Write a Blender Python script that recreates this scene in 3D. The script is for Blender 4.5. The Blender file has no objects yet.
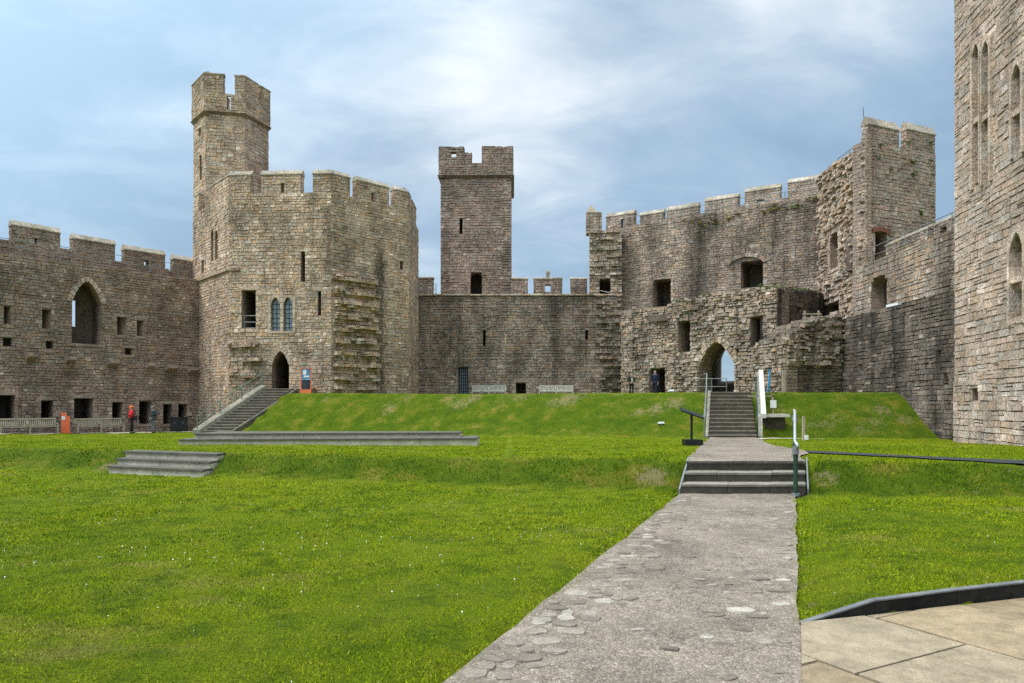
import bpy, bmesh, math, random
import numpy as np
from mathutils import Vector, Matrix, noise as mn

C = bpy.context.scene
COL = C.collection
R = math.radians
EYE = 1.65          # eye height over the lower path
F = 720.0           # focal length in pixels of a 1024 wide frame
HZ = 405.0          # row of the horizon
random.seed(7)

def XP(px, d): return (px - 512.0) / F * d
def ZP(py, d): return (HZ - py) / F * d + EYE

# ------------------------------------------------------------------ materials
def nn(nt, t, x=0, y=0, **kw):
    n = nt.nodes.new(t); n.location = (x, y)
    for k, v in kw.items(): setattr(n, k, v)
    return n

def new_mat(name):
    m = bpy.data.materials.new(name); m.use_nodes = True
    nt = m.node_tree
    b = nt.nodes['Principled BSDF']
    b.inputs['Specular IOR Level'].default_value = 0.25
    return m, nt, b

def ramp(nt, fac, stops, interp='LINEAR'):
    r = nn(nt, 'ShaderNodeValToRGB'); r.color_ramp.interpolation = interp
    e = r.color_ramp.elements
    while len(e) < len(stops): e.new(0.5)
    for el, (p, c) in zip(e, stops):
        el.position = p
        el.color = (c, c, c, 1) if isinstance(c, (int, float)) else (*c, 1)
    nt.links.new(fac, r.inputs[0]); return r.outputs[0]

def mix(nt, fac, a, b, mode='MIX'):
    n = nn(nt, 'ShaderNodeMix', data_type='RGBA', blend_type=mode)
    n.clamp_factor = True
    for sock, v in ((n.inputs[0], fac), (n.inputs[6], a), (n.inputs[7], b)):
        if isinstance(v, (int, float)): sock.default_value = v
        elif isinstance(v, tuple): sock.default_value = (*v, 1)
        else: nt.links.new(v, sock)
    return n.outputs[2]

def math_(nt, op, a, b=None, c=None):
    n = nn(nt, 'ShaderNodeMath', operation=op)
    for i, v in enumerate((a, b, c)):
        if v is None: continue
        if isinstance(v, (int, float)): n.inputs[i].default_value = v
        else: nt.links.new(v, n.inputs[i])
    return n.outputs[0]

def pos(nt, scale=(1, 1, 1), rot=(0, 0, 0), loc=(0, 0, 0)):
    g = nn(nt, 'ShaderNodeNewGeometry')
    mp = nn(nt, 'ShaderNodeMapping')
    mp.inputs['Scale'].default_value = scale; mp.inputs['Rotation'].default_value = rot
    mp.inputs['Location'].default_value = loc
    nt.links.new(g.outputs['Position'], mp.inputs[0]); return mp.outputs[0]

def noise(nt, vec, scale, detail=4, rough=0.6, dist=0.0):
    n = nn(nt, 'ShaderNodeTexNoise'); n.inputs['Scale'].default_value = scale
    n.inputs['Detail'].default_value = detail; n.inputs['Roughness'].default_value = rough
    n.inputs['Distortion'].default_value = dist
    nt.links.new(vec, n.inputs['Vector']); return n.outputs['Fac']

def bump(nt, b, h, strength, dist):
    n = nn(nt, 'ShaderNodeBump'); n.inputs['Strength'].default_value = strength
    n.inputs['Distance'].default_value = dist
    nt.links.new(h, n.inputs['Height']); nt.links.new(n.outputs[0], b.inputs['Normal'])

def hexc(r, g, b):
    f = lambda v: ((v/255+.055)/1.055)**2.4 if v > 10 else v/255/12.92
    return (f(r), f(g), f(b))

def stone_mat(name, dark, mid, light, odd, stain_col, stain=0.5, streak=0.4, moss=0.5, lichen=0.25, gain=1.0):
    """tone attribute per stone (r: shade, g: kind, b: stain) + weathering"""
    m, nt, b = new_mat(name)
    L = nt.links
    at = nn(nt, 'ShaderNodeAttribute'); at.attribute_name = 'tone'
    sp = nn(nt, 'ShaderNodeSeparateColor'); L.new(at.outputs['Color'], sp.inputs[0])
    gain *= 1.42
    fix = lambda c: (c[0]*1.07, c[1]*.98, c[2]*1.05)
    dark, mid, light, odd = fix(dark), fix(mid), fix(light), fix(odd)
    g3 = tuple(c*gain for c in dark), tuple(c*gain for c in mid), tuple(c*gain for c in light)
    col = ramp(nt, sp.outputs[0], [(0, g3[0]), (.45, g3[1]), (.85, g3[1]), (1, g3[2])])
    col = mix(nt, ramp(nt, sp.outputs[1], [(.78, 0), (.86, .75)]), col, tuple(c*gain for c in odd))
    gm = sum(mid)/3*gain
    col = mix(nt, ramp(nt, sp.outputs[1], [(.1, .5), (.2, 0)]), col, (gm*1.1, gm*1.0, gm*.9))   # greyer stones
    p = pos(nt)
    fine = noise(nt, p, 9, 8, .72)
    col = mix(nt, 1.0, col, ramp(nt, fine, [(.28, .34), (.5, 1.0), (.72, 1.6)]), 'MULTIPLY')
    spk = noise(nt, p, 38, 3, .6)
    col = mix(nt, .8, col, ramp(nt, spk, [(.3, .62), (.5, 1.0), (.7, 1.35)]), 'MULTIPLY')
    big = noise(nt, pos(nt, (.42, .42, .3)), 1.0, 6, .65)
    col = mix(nt, ramp(nt, big, [(.44, 0), (.66, stain)]), col, stain_col)
    med = noise(nt, pos(nt, (1, 1, 1), loc=(7, 3, 1)), .95, 5, .7)
    col = mix(nt, .7, col, ramp(nt, med, [(.28, .5), (.5, 1.0), (.7, 1.42)]), 'MULTIPLY')
    st = noise(nt, pos(nt, (1.1, 1.1, .1)), 1.6, 5, .6)
    col = mix(nt, ramp(nt, st, [(.52, 0), (.68, streak)]), col, stain_col)
    col = mix(nt, math_(nt, 'MULTIPLY', sp.outputs[2], ramp(nt, st, [(.3, .55), (.6, 1.0)])), col, tuple(c*.7 for c in stain_col))
    li = noise(nt, pos(nt, loc=(3, 9, 4)), 3.2, 6, .75)
    col = mix(nt, ramp(nt, li, [(.6, 0), (.7, lichen)]), col, (.4, .37, .32))
    ge = nn(nt, 'ShaderNodeNewGeometry')
    sx = nn(nt, 'ShaderNodeSeparateXYZ'); L.new(ge.outputs['Normal'], sx.inputs[0])
    up = ramp(nt, sx.outputs[2], [(.35, 0), (.8, 1)])
    mo = noise(nt, pos(nt, loc=(1, 5, 2)), 1.7, 5, .7)
    col = mix(nt, math_(nt, 'MULTIPLY', up, ramp(nt, mo, [(.4, 0), (.55, moss)])), col, (.1, .1, .028))
    L.new(col, b.inputs['Base Color']); b.inputs['Roughness'].default_value = .95
    h = math_(nt, 'ADD', fine, math_(nt, 'MULTIPLY', spk, .35))
    bump(nt, b, h, 1.0, .09)
    return m

def flat_mat(name, col, rough=.6, metal=0, var=.25, scale=14, bmp=.15, spec=.3):
    m, nt, b = new_mat(name)
    n1 = noise(nt, pos(nt), scale, 6, .7)
    n2 = noise(nt, pos(nt, loc=(5, 1, 2)), scale*.17, 4, .6)
    c = mix(nt, 1, col, ramp(nt, n1, [(.25, 1-var), (.75, 1+var)]), 'MULTIPLY')
    c = mix(nt, .7, c, ramp(nt, n2, [(.3, 1-var), (.7, 1+var)]), 'MULTIPLY')
    nt.links.new(c, b.inputs['Base Color'])
    b.inputs['Roughness'].default_value = rough; b.inputs['Metallic'].default_value = metal
    b.inputs['Specular IOR Level'].default_value = spec
    if bmp: bump(nt, b, n1, bmp, .01)
    return m

M = {}
STAIN = (.036, .031, .026)
M['brown'] = stone_mat('stone_brown', (.13, .1, .073), (.23, .18, .132), (.36, .3, .225), (.215, .138, .082), (.05, .04, .031), .42, .25, .35, .2, 1.1)
M['tan'] = stone_mat('stone_tan', (.18, .138, .092), (.335, .262, .18), (.52, .435, .32), (.34, .225, .125), (.07, .057, .044), .45, .3, .4, .35, 1.22)
M['mid'] = stone_mat('stone_weathered', (.125, .103, .077), (.235, .195, .147), (.33, .28, .21), (.245, .165, .1), STAIN, .6, .5, .6, .25, 1.15)
M['gate'] = stone_mat('stone_gatehouse', (.14, .115, .084), (.25, .21, .155), (.4, .345, .262), (.28, .2, .125), STAIN, .55, .5, .6, .38, 1.22)
M['pale'] = stone_mat('stone_pale', (.19, .152, .105), (.33, .272, .195), (.5, .43, .325), (.34, .24, .15), (.08, .066, .052), .4, .3, .5, .45, 1.2)
M['black'] = stone_mat('stone_blackened', (.06, .05, .04), (.135, .114, .088), (.35, .3, .235), (.17, .13, .088), (.018, .016, .014), .8, .75, .4, .3, 1.2)
M['pink'] = stone_mat('stone_pinkish', (.21, .168, .122), (.34, .28, .208), (.5, .42, .33), (.34, .25, .165), (.13, .105, .085), .4, .25, .2, .35, 1.12)
M['void'] = stone_mat('stone_inside_shade', (.07, .055, .042), (.12, .096, .074), (.18, .145, .11), (.12, .09, .06), (.02, .018, .015), .5, .3, .2, .1)  # darker copy of the stone: shade of deep openings put into the colour
M['reveal'] = stone_mat('stone_reveal', (.15, .115, .08), (.24, .187, .13), (.34, .27, .2), (.24, .17, .11), (.05, .042, .035), .45, .3, .2, .2)
M['dress'] = stone_mat('stone_dressed', (.27, .215, .15), (.4, .325, .235), (.5, .42, .31), (.38, .28, .18), (.1, .08, .06), .25, .2, .3, .25)
M['coping'] = stone_mat('stone_coping', (.25, .22, .165), (.34, .305, .235), (.43, .395, .32), (.33, .29, .2), (.15, .13, .1), .35, .15, .4, .5, .95)
M['concrete'] = flat_mat('concrete', (.56, .48, .375), .9, var=.3, bmp=.4)
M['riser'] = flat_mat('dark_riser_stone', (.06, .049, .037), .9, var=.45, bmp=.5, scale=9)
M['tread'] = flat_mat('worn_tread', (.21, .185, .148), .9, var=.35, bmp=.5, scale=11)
M['cheek'] = flat_mat('cheek_stone', (.25, .22, .175), .9, var=.4, bmp=.5, scale=7)
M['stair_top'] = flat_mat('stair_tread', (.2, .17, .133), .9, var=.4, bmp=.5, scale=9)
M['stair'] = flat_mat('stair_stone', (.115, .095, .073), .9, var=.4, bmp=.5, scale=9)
M['slate'] = flat_mat('slate_edging', (.024, .021, .018), .9, var=.55, bmp=.5, scale=9, spec=.1)
M['slate_top'] = flat_mat('slate_cut_top', (.13, .13, .13), .7, var=.3, bmp=.2)
M['tarmac'] = flat_mat('tarmac', (.03, .03, .033), .9, var=.3, bmp=.5, scale=60)
M['wood_grey'] = flat_mat('weathered_teak', (.36, .31, .225), .85, var=.3, bmp=.3)
M['wood_pale'] = flat_mat('bleached_timber', (.5, .48, .42), .8, var=.2, bmp=.2)
M['steel'] = flat_mat('galvanised_steel', (.4, .41, .41), .5, .4, var=.15, bmp=.05)
M['steel_dull'] = flat_mat('dull_steel', (.2, .21, .21), .6, .3, var=.2, bmp=.05)
M['green_paint'] = flat_mat('dark_green_paint', (.02, .045, .028), .45, var=.3, bmp=.05)
M['black_paint'] = flat_mat('black_paint', (.012, .012, .013), .5, var=.3, bmp=.05)
M['iron'] = flat_mat('dark_iron', (.02, .02, .021), .6, .3, var=.3, bmp=.05)
M['orange'] = flat_mat('orange_panel', (.72, .17, .07), .5, var=.08, bmp=0)
M['white'] = flat_mat('white_paint', (.75, .75, .73), .5, var=.08, bmp=0)
M['blue'] = flat_mat('blue_plastic', (.03, .25, .5), .4, var=.1, bmp=0)
M['poster_blue'] = flat_mat('poster_blue', (.12, .25, .42), .4, var=.7, bmp=0, scale=5)
M['poster_dark'] = flat_mat('poster_dark', (.03, .035, .05), .4, var=.5, bmp=0, scale=8)
M['skin'] = flat_mat('skin', (.5, .3, .22), .6, var=.08, bmp=0)
M['red_cloth'] = flat_mat('red_cloth', (.6, .02, .035), .85, var=.2, bmp=.2)
M['orange_cloth'] = flat_mat('orange_knit', (.75, .15, .06), .9, var=.2, bmp=.2)
M['dark_cloth'] = flat_mat('black_cloth', (.018, .018, .022), .9, var=.3, bmp=.2)
M['slate_cloth'] = flat_mat('slate_grey_cloth', (.045, .05, .06), .9, var=.3, bmp=.2)
M['navy_cloth'] = flat_mat('navy_cloth', (.015, .02, .045), .9, var=.3, bmp=.2)
M['jeans'] = flat_mat('grey_denim', (.13, .14, .16), .9, var=.3, bmp=.2)
M['beige_cloth'] = flat_mat('beige_cloth', (.5, .44, .36), .9, var=.2, bmp=.2)
M['hair_grey'] = flat_mat('grey_hair', (.22, .2, .18), .8, var=.3, bmp=.2)
M['hair_dark'] = flat_mat('brown_hair', (.05, .033, .02), .8, var=.3, bmp=.2)
M['shoe'] = flat_mat('shoe_leather', (.02, .017, .015), .6, var=.2, bmp=0)
M['moss'] = flat_mat('wall_plants', (.075, .12, .02), .9, var=.5, bmp=0, scale=3)
M['moss_dry'] = flat_mat('dry_moss', (.15, .115, .028), .95, var=.5, bmp=0, scale=3)

def glass_mat():
    m, nt, b = new_mat('leaded_glass')
    v = nn(nt, 'ShaderNodeTexVoronoi'); v.inputs['Scale'].default_value = 6
    nt.links.new(pos(nt), v.inputs['Vector'])
    c = mix(nt, ramp(nt, v.outputs['Distance'], [(.2, 0), (.7, 1)]), (.11, .14, .17), (.22, .27, .31))
    nt.links.new(c, b.inputs['Base Color']); b.inputs['Roughness'].default_value = .15
    b.inputs['Specular IOR Level'].default_value = .6
    return m
M['glass'] = glass_mat()

def grass_col(nt, tone=None, rough=None):
    """lawn colour: patches by place, and per blade shade"""
    p = pos(nt)
    big = noise(nt, pos(nt, (1, .75, 1)), .22, 5, .6)
    c = ramp(nt, big, [(.3, (.12, .185, .004)), (.5, (.185, .243, .004)), (.7, (.245, .28, .008))])
    med = noise(nt, p, 1.5, 6, .7)
    c = mix(nt, ramp(nt, med, [(.42, 0), (.66, .65)]), c, (.25, .262, .012))
    c = mix(nt, ramp(nt, noise(nt, pos(nt, loc=(4, 4, 4)), 2.6, 5, .65), [(.48, 0), (.64, .7)]), c, (.072, .125, .004))
    dry = noise(nt, pos(nt, (.8, 1.6, .8), loc=(2, 8, 1)), .62, 5, .72)
    c = mix(nt, ramp(nt, dry, [(.58, 0), (.72, .6)]), c, (.31, .26, .06))
    if rough is not None:   # darker green paints the shade on the banks; the strawy patches are real
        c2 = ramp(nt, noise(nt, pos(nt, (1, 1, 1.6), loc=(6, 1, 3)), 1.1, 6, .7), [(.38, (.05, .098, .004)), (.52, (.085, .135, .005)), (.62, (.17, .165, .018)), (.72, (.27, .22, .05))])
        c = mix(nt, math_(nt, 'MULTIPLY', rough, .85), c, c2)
    if tone is not None:
        c = mix(nt, 1, c, ramp(nt, tone, [(0, .5), (.5, 1.0), (1, 1.6)]), 'MULTIPLY')
        sel = ramp(nt, tone, [(.93, 0), (.96, .7)])
        c = mix(nt, sel, c, (.36, .31, .11))
    else:
        f = noise(nt, p, 42, 5, .8)
        c = mix(nt, 1, c, ramp(nt, f, [(.28, .3), (.5, .72), (.72, 1.3)]), 'MULTIPLY')
    return c

def ground_mat():
    m, nt, b = new_mat('lawn')
    at = nn(nt, 'ShaderNodeAttribute'); at.attribute_name = 'tone'
    sp = nn(nt, 'ShaderNodeSeparateColor'); nt.links.new(at.outputs['Color'], sp.inputs[0])
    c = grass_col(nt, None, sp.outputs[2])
    n = noise(nt, pos(nt), 5, 5, .7)
    bare = ramp(nt, math_(nt, 'ADD', sp.outputs[1], math_(nt, 'MULTIPLY', math_(nt, 'SUBTRACT', n, .5), 1.1)), [(.4, 0), (.62, .85)])
    c = mix(nt, bare, c, (.21, .165, .075))
    nt.links.new(c, b.inputs['Base Color']); b.inputs['Roughness'].default_value = 1
    b.inputs['Specular IOR Level'].default_value = .1
    bump(nt, b, noise(nt, pos(nt), 30, 6, .8), 1.0, .06)
    return m
M['ground'] = ground_mat()

def blade_mat():
    m, nt, b = new_mat('grass_blades')
    at = nn(nt, 'ShaderNodeAttribute'); at.attribute_name = 'tone'
    sp = nn(nt, 'ShaderNodeSeparateColor'); nt.links.new(at.outputs['Color'], sp.inputs[0])
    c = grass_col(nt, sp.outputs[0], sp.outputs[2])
    nt.links.new(c, b.inputs['Base Color']); b.inputs['Roughness'].default_value = .8
    b.inputs['Specular IOR Level'].default_value = .02
    b.inputs['Transmission Weight'].default_value = 0
    return m
M['blade'] = blade_mat()

def path_mat():
    m, nt, b = new_mat('path_gravel')
    p = pos(nt)
    v = nn(nt, 'ShaderNodeTexVoronoi'); v.inputs['Scale'].default_value = 70
    nt.links.new(p, v.inputs['Vector'])
    s = nn(nt, 'ShaderNodeSeparateColor'); nt.links.new(v.outputs['Color'], s.inputs[0])
    c = ramp(nt, s.outputs[0], [(0, (.16, .122, .094)), (.5, (.22, .174, .135)), (.85, (.27, .217, .173)), (1, (.36, .3, .245))])
    big = noise(nt, p, .9, 6, .65)
    c = mix(nt, 1, c, ramp(nt, big, [(.3, .62), (.5, 1.0), (.7, 1.3)]), 'MULTIPLY')
    v2 = nn(nt, 'ShaderNodeTexVoronoi', feature='DISTANCE_TO_EDGE'); v2.inputs['Scale'].default_value = 3.6
    w = nn(nt, 'ShaderNodeVectorMath', operation='ADD')
    nz = nn(nt, 'ShaderNodeTexNoise'); nz.inputs['Scale'].default_value = 4
    nt.links.new(p, nz.inputs['Vector']); nt.links.new(p, w.inputs[0]); nt.links.new(nz.outputs['Color'], w.inputs[1])
    nt.links.new(w.outputs[0], v2.inputs['Vector'])
    joints = ramp(nt, v2.outputs['Distance'], [(.0, .5), (.07, 1)])
    mask = ramp(nt, noise(nt, pos(nt, loc=(2, 2, 2)), .7, 4, .6), [(.45, 0), (.6, .8)])
    c = mix(nt, mask, c, mix(nt, 1, c, joints, 'MULTIPLY'))
    mid = noise(nt, pos(nt, loc=(9, 2, 2)), 7, 6, .7)
    c = mix(nt, .8, c, ramp(nt, mid, [(.3, .65), (.7, 1.35)]), 'MULTIPLY')
    nt.links.new(c, b.inputs['Base Color']); b.inputs['Roughness'].default_value = .95
    h = math_(nt, 'ADD', math_(nt, 'MULTIPLY', v.outputs['Distance'], -.5), math_(nt, 'MULTIPLY', mid, 1.2))
    bump(nt, b, h, .8, .03)
    return m
M['path'] = path_mat()

def pebble_mat(name, cols, scale=11):
    m, nt, b = new_mat(name)
    at = nn(nt, 'ShaderNodeAttribute'); at.attribute_name = 'tone'
    sp = nn(nt, 'ShaderNodeSeparateColor'); nt.links.new(at.outputs['Color'], sp.inputs[0])
    c = ramp(nt, sp.outputs[0], [(i/(len(cols)-1), k) for i, k in enumerate(cols)])
    n1 = noise(nt, pos(nt), scale, 8, .75); n2 = noise(nt, pos(nt), 1.6, 5, .7)
    c = mix(nt, 1, c, ramp(nt, n1, [(.25, .55), (.5, 1), (.75, 1.35)]), 'MULTIPLY')
    c = mix(nt, .8, c, ramp(nt, n2, [(.3, .7), (.7, 1.25)]), 'MULTIPLY')
    n3 = noise(nt, pos(nt, loc=(3, 1, 8)), 70, 3, .6)
    c = mix(nt, .7, c, ramp(nt, n3, [(.3, .6), (.7, 1.3)]), 'MULTIPLY')
    nt.links.new(c, b.inputs['Base Color']); b.inputs['Roughness'].default_value = .92
    bump(nt, b, math_(nt, 'ADD', n1, math_(nt, 'MULTIPLY', n3, .3)), .5, .02)
    return m
M['cobble'] = pebble_mat('edge_cobbles', [(.15, .119, .093), (.2, .161, .128), (.26, .214, .173), (.37, .32, .265)])
M['flag'] = pebble_mat('sandstone_flags', [(.22, .155, .092), (.28, .21, .135), (.285, .232, .165), (.31, .19, .085)], 5)
M['petal'] = flat_mat('daisy_petals', (.62, .62, .56), .7, var=.1, bmp=0)

# ------------------------------------------------------------------ mesh builder
class MB:
    def __init__(s): s.v = []; s.f = []; s.t = []; s.mi = []; s.cur = 0
    def vs(s, pts, tone=(.5, .3, 0)):
        i = len(s.v); s.v.extend(pts); s.t.extend([tone]*len(pts)); return i
    def face(s, idx): s.f.append(idx); s.mi.append(s.cur)
    def hexa(s, p, tone=(.5, .3, 0), back=True):
        """p: 4 back corners then 4 front corners (same order around)"""
        i = s.vs(p, tone)
        for q in ((4, 5, 6, 7), (0, 1, 5, 4), (1, 2, 6, 5), (2, 3, 7, 6), (3, 0, 4, 7)):
            s.face([i+k for k in q])
        if back: s.face([i+k for k in (3, 2, 1, 0)])
    def box(s, c, size, rz=0, tone=(.5, .3, 0), rx=0):
        hx, hy, hz = size[0]/2, size[1]/2, size[2]/2
        mt = Matrix.Translation(c) @ Matrix.Rotation(rz, 4, 'Z') @ Matrix.Rotation(rx, 4, 'X')
        P = [mt @ Vector(q) for q in ((-hx, hy, -hz), (hx, hy, -hz), (hx, hy, hz), (-hx, hy, hz), (-hx, -hy, -hz), (hx, -hy, -hz), (hx, -hy, hz), (-hx, -hy, hz))]
        s.hexa([tuple(q) for q in P], tone)
    def tube(s, pts, r, n=8, caps=True):
        pts = [Vector(p) for p in pts]; rings = []
        for k, p in enumerate(pts):
            t = (pts[min(k+1, len(pts)-1)] - pts[max(k-1, 0)]).normalized()
            a = t.cross(Vector((0, 0, 1)))
            if a.length < 1e-4: a = Vector((1, 0, 0))
            a.normalize(); b = t.cross(a)
            rr = r[k] if isinstance(r, (list, tuple)) else r
            rings.append(s.vs([tuple(p + rr*(math.cos(2*math.pi*j/n)*a + math.sin(2*math.pi*j/n)*b)) for j in range(n)]))
        for k in range(len(rings)-1):
            for j in range(n):
                s.face([rings[k]+j, rings[k]+(j+1) % n, rings[k+1]+(j+1) % n, rings[k+1]+j])
        if caps:
            s.face([rings[0]+j for j in range(n)][::-1]); s.face([rings[-1]+j for j in range(n)])
    def ell(s, c, rad, nu=10, nv=7, mt=None):
        base = []
        for a in range(nv+1):
            th = math.pi*a/nv
            ring = []
            for b in range(nu):
                ph = 2*math.pi*b/nu
                q = Vector((rad[0]*math.sin(th)*math.cos(ph), rad[1]*math.sin(th)*math.sin(ph), rad[2]*math.cos(th)))
                ring.append(tuple(Vector(c)+q))
            base.append(s.vs(ring))
        for a in range(nv):
            for b in range(nu):
                s.face([base[a]+b, base[a+1]+b, base[a+1]+(b+1) % nu, base[a]+(b+1) % nu])
    def build(s, name, mats, parent=None, smooth=False):
        me = bpy.data.meshes.new(name)
        me.from_pydata(s.v, [], s.f)
        ca = me.color_attributes.new('tone', 'FLOAT_COLOR', 'POINT')
        t = np.ones((len(s.v), 4), np.float32); t[:, :3] = np.array(s.t, np.float32).reshape(-1, 3)
        ca.data.foreach_set('color', t.ravel())
        if not isinstance(mats, (list, tuple)): mats = [mats]
        for m in mats: me.materials.append(m)
        if len(mats) > 1: me.polygons.foreach_set('material_index', s.mi)
        if smooth: me.polygons.foreach_set('use_smooth', [True]*len(me.polygons))
        me.update()
        o = bpy.data.objects.new(name, me); COL.objects.link(o)
        if parent is not None:
            o.parent = parent
            o.matrix_parent_inverse = parent.matrix_basis.inverted() if False else Matrix.Translation(-Vector(parent.location))
        return o

def thing(name, label, cat, loc=(0, 0, 0), group=None):
    o = bpy.data.objects.new(name, None); COL.objects.link(o)
    o.empty_display_size = .3
    o.location = loc; o['label'] = label; o['category'] = cat
    if group: o['group'] = group
    return o
def tag(o, label, cat, group=None):
    o['label'] = label; o['category'] = cat
    if group: o['group'] = group
    return o
def struct(o): o['kind'] = 'structure'; return o
def stuff(o, label=None, cat=None):
    o['kind'] = 'stuff'
    if label: o['label'] = label; o['category'] = cat
    return o

# ------------------------------------------------------------------ the lie of the land
PSL = .386       # the path drifts right by this much per metre of depth
def sstep(x): x = np.clip(x, 0, 1); return x*x*(3-2*x)
def toe1(X): return np.interp(X, [-60, -9.9, -7.12, 3.1, 5.6, 26, 60], [31.3, 17.8, 16.75, 13.5, 13.25, 9.5, 9.5])
def toe2(X): return np.where(X > 9.4, 34.6, 34.6 + (9.4 - X)*(45.5-34.6)/26.9)
TER = EYE + .66
def stair_edge(d): return -17.6 + (d - 45.2)*.63
def vnoise(X, Y, s, seed=0):
    X = X*s + seed*13.7; Y = Y*s + seed*7.3
    xi = np.floor(X); yi = np.floor(Y); fx = X-xi; fy = Y-yi
    fx = fx*fx*(3-2*fx); fy = fy*fy*(3-2*fy)
    h = lambda a, b: np.mod(np.sin(a*127.1+b*311.7)*43758.5453, 1.0)
    return (h(xi, yi)*(1-fx)+h(xi+1, yi)*fx)*(1-fy)+(h(xi, yi+1)*(1-fx)+h(xi+1, yi+1)*fx)*fy
def path_l(d): return -.40 + (d - 4.27)*PSL
def path_r(d): return 1.70 + (d - 4.27)*.393
def kerb_d(X): return np.where(X < 2.82, 5.4 + (X-2.17)*.3, 5.6 + (X - 2.82)*.33)
def gz(X, d):
    X = np.asarray(X, float); d = np.asarray(d, float)
    t1 = toe1(X)
    run = np.where(np.abs(X-4.6) < 2.6, 1.05, 1.2)
    H1 = np.where(X < 0, .49, .54)
    kk = np.clip((d-t1+.1)/run, 0, 1); b = H1*(.65*kk+.35*sstep(kk))
    up = np.maximum(d - t1 - 1.2, 0)
    z = b - np.minimum(.0235*up, .9)*1.0
    z = z - .008*np.clip(-10 - X, 0, 25)*sstep((d-t1)/4)
    # lawn right of the path stands a little over the paving
    rise = sstep((X - path_r(np.minimum(d, 13)) + .0)/.9)*.10*sstep((13.2-d)/3)
    z = z + np.where(X > 0, rise, 0)
    zb = TER + .12*sstep((-X-2)/12)
    s = (d - toe2(X))*.927/3.5
    k = np.clip(s, 0, 1); k = k*.8 + sstep(k)*.2
    m = sstep((X - stair_edge(np.minimum(d, 51)))/.25)
    wob = (vnoise(X, d, .9, 1)-.5)*.07 + (vnoise(X, d, 2.3, 2)-.5)*.03
    soft = sstep((d-toe1(X)+1)/1.0)*.7+.3
    z = z + (zb - z)*k*m
    wob = wob*(1-.85*sstep((X-5.5)/1.5)*sstep((d-13.6)/.8)*sstep((24-d)/4))
    return z + wob*soft*np.where(k*m > .99, .4, 1.0)
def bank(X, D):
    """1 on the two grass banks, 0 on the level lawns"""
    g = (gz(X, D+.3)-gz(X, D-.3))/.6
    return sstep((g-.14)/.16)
def gz1(x, d): return float(gz(np.array([x]), np.array([d]))[0])

def make_ground():
    xs = np.concatenate([[-1500, -600, -250, -120, -80, -60, -50], np.arange(-44, -12, .5), np.arange(-12, 14, .25), np.arange(14, 30, .4), [31, 34, 40, 60, 120, 300, 700, 1500]])
    ds = np.concatenate([[-900, -300, -100, -40, -15, -6], np.arange(-3, 20, .25), np.arange(20, 34, .4), np.arange(34, 51, .25), np.arange(51, 66, .8), [68, 72, 80, 100, 150, 300, 700, 2200]])
    XX, DD = np.meshgrid(xs, ds)
    ZZ = gz(XX, DD)
    far = (DD > 70) | (XX > 33) | (XX < -46)
    ZZ = np.where(far, -2.0, ZZ)
    ZZ = np.where(DD < 0, np.minimum(ZZ, 0), ZZ)
    # keep the sheet below paths, paving and steps
    inp = ((DD > -10) & (DD < 13.4) & (XX > path_l(DD)-.1) & (XX < path_r(DD)+.1))
    ZZ = np.where(inp, -.05, ZZ)
    pv = (XX > path_r(DD)-.2) & (DD < kerb_d(XX)+.05)
    ZZ = np.where(pv, -.06, ZZ)
    st = (DD > 13.2) & (DD < 14.6) & (XX > path_l(13.35)+(DD-13.35)*PSL+.0) & (XX < path_l(13.35)+(DD-13.35)*PSL+2.4)
    ZZ = np.where(st, ZZ-.35, ZZ)
    ls = in_steps(XX, DD)
    ZZ = np.where(ls, ZZ-.3, ZZ)
    ms = (DD > 34.7) & (DD < 38.1) & (XX > 9.6+(DD-34.6)*.3) & (XX < 11.5+(DD-34.6)*.3)
    ZZ = np.where(ms, ZZ-.5, ZZ)
    bare = np.zeros_like(XX)
    def blob(x, d, r, a): 
        nonlocal bare
        bare = np.maximum(bare, a*np.exp(-(((XX-x)**2+((DD-d)*1.2)**2)/r**2)))
    blob(6.9, 15.0, .75, .75); blob(2.75, 14.0, .45, .8); blob(5.95, 13.6, .35, .7); blob(-10.1, 18, .5, .7); blob(-6.6, 17.2, .6, .35)
    blob(9.6, 13.2, 1.0, .4); blob(3.3, 7.0, .5, .45); blob(3.9, 8.3, .8, .35); blob(8.3, 12.9, .6, .42); blob(-14.5, 20, 2.2, .35)
    for k in range(24):
        blob(-13+k*1.0+random.uniform(-.6, .6), 46.9-k*.42+random.uniform(-1, 1.5), random.uniform(.6, 1.3), random.uniform(.4, .62))
    for k in range(9):
        blob(13+k*.85, 35.4+random.uniform(0, 1.6), .9, random.uniform(.4, .65))
    for k in range(24):  # trodden rim beside the path
        d = 4.5 + k*.38; blob(path_r(d)+.06, d, .16, .6)
    nx, nd = len(xs), len(ds)
    mb = MB()
    mb.v = list(zip(XX.ravel().tolist(), DD.ravel().tolist(), ZZ.ravel().tolist()))
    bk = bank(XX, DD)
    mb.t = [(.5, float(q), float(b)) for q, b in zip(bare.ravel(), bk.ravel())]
    for j in range(nd-1):
        for i in range(nx-1):
            a = j*nx+i; mb.face([a, a+1, a+nx+1, a+nx])
    return struct(mb.build('ground', M['ground'], smooth=True))

# left steps, front edge and run
LS_A, LS_B, LS_V = Vector((-9.9, 17.7)), Vector((-7.12, 16.6)), Vector((.08, .85))
def in_steps(X, D):
    a, b, v = LS_A, LS_B, LS_V
    e = b - a
    det = e.x*v.y - e.y*v.x
    px, py = X-a.x, D-a.y
    s = (px*v.y - py*v.x)/det; t = (e.x*py - e.y*px)/det
    return (s > .03) & (s < .97) & (t > 0) & (t < 1.0)
ground = make_ground()

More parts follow.
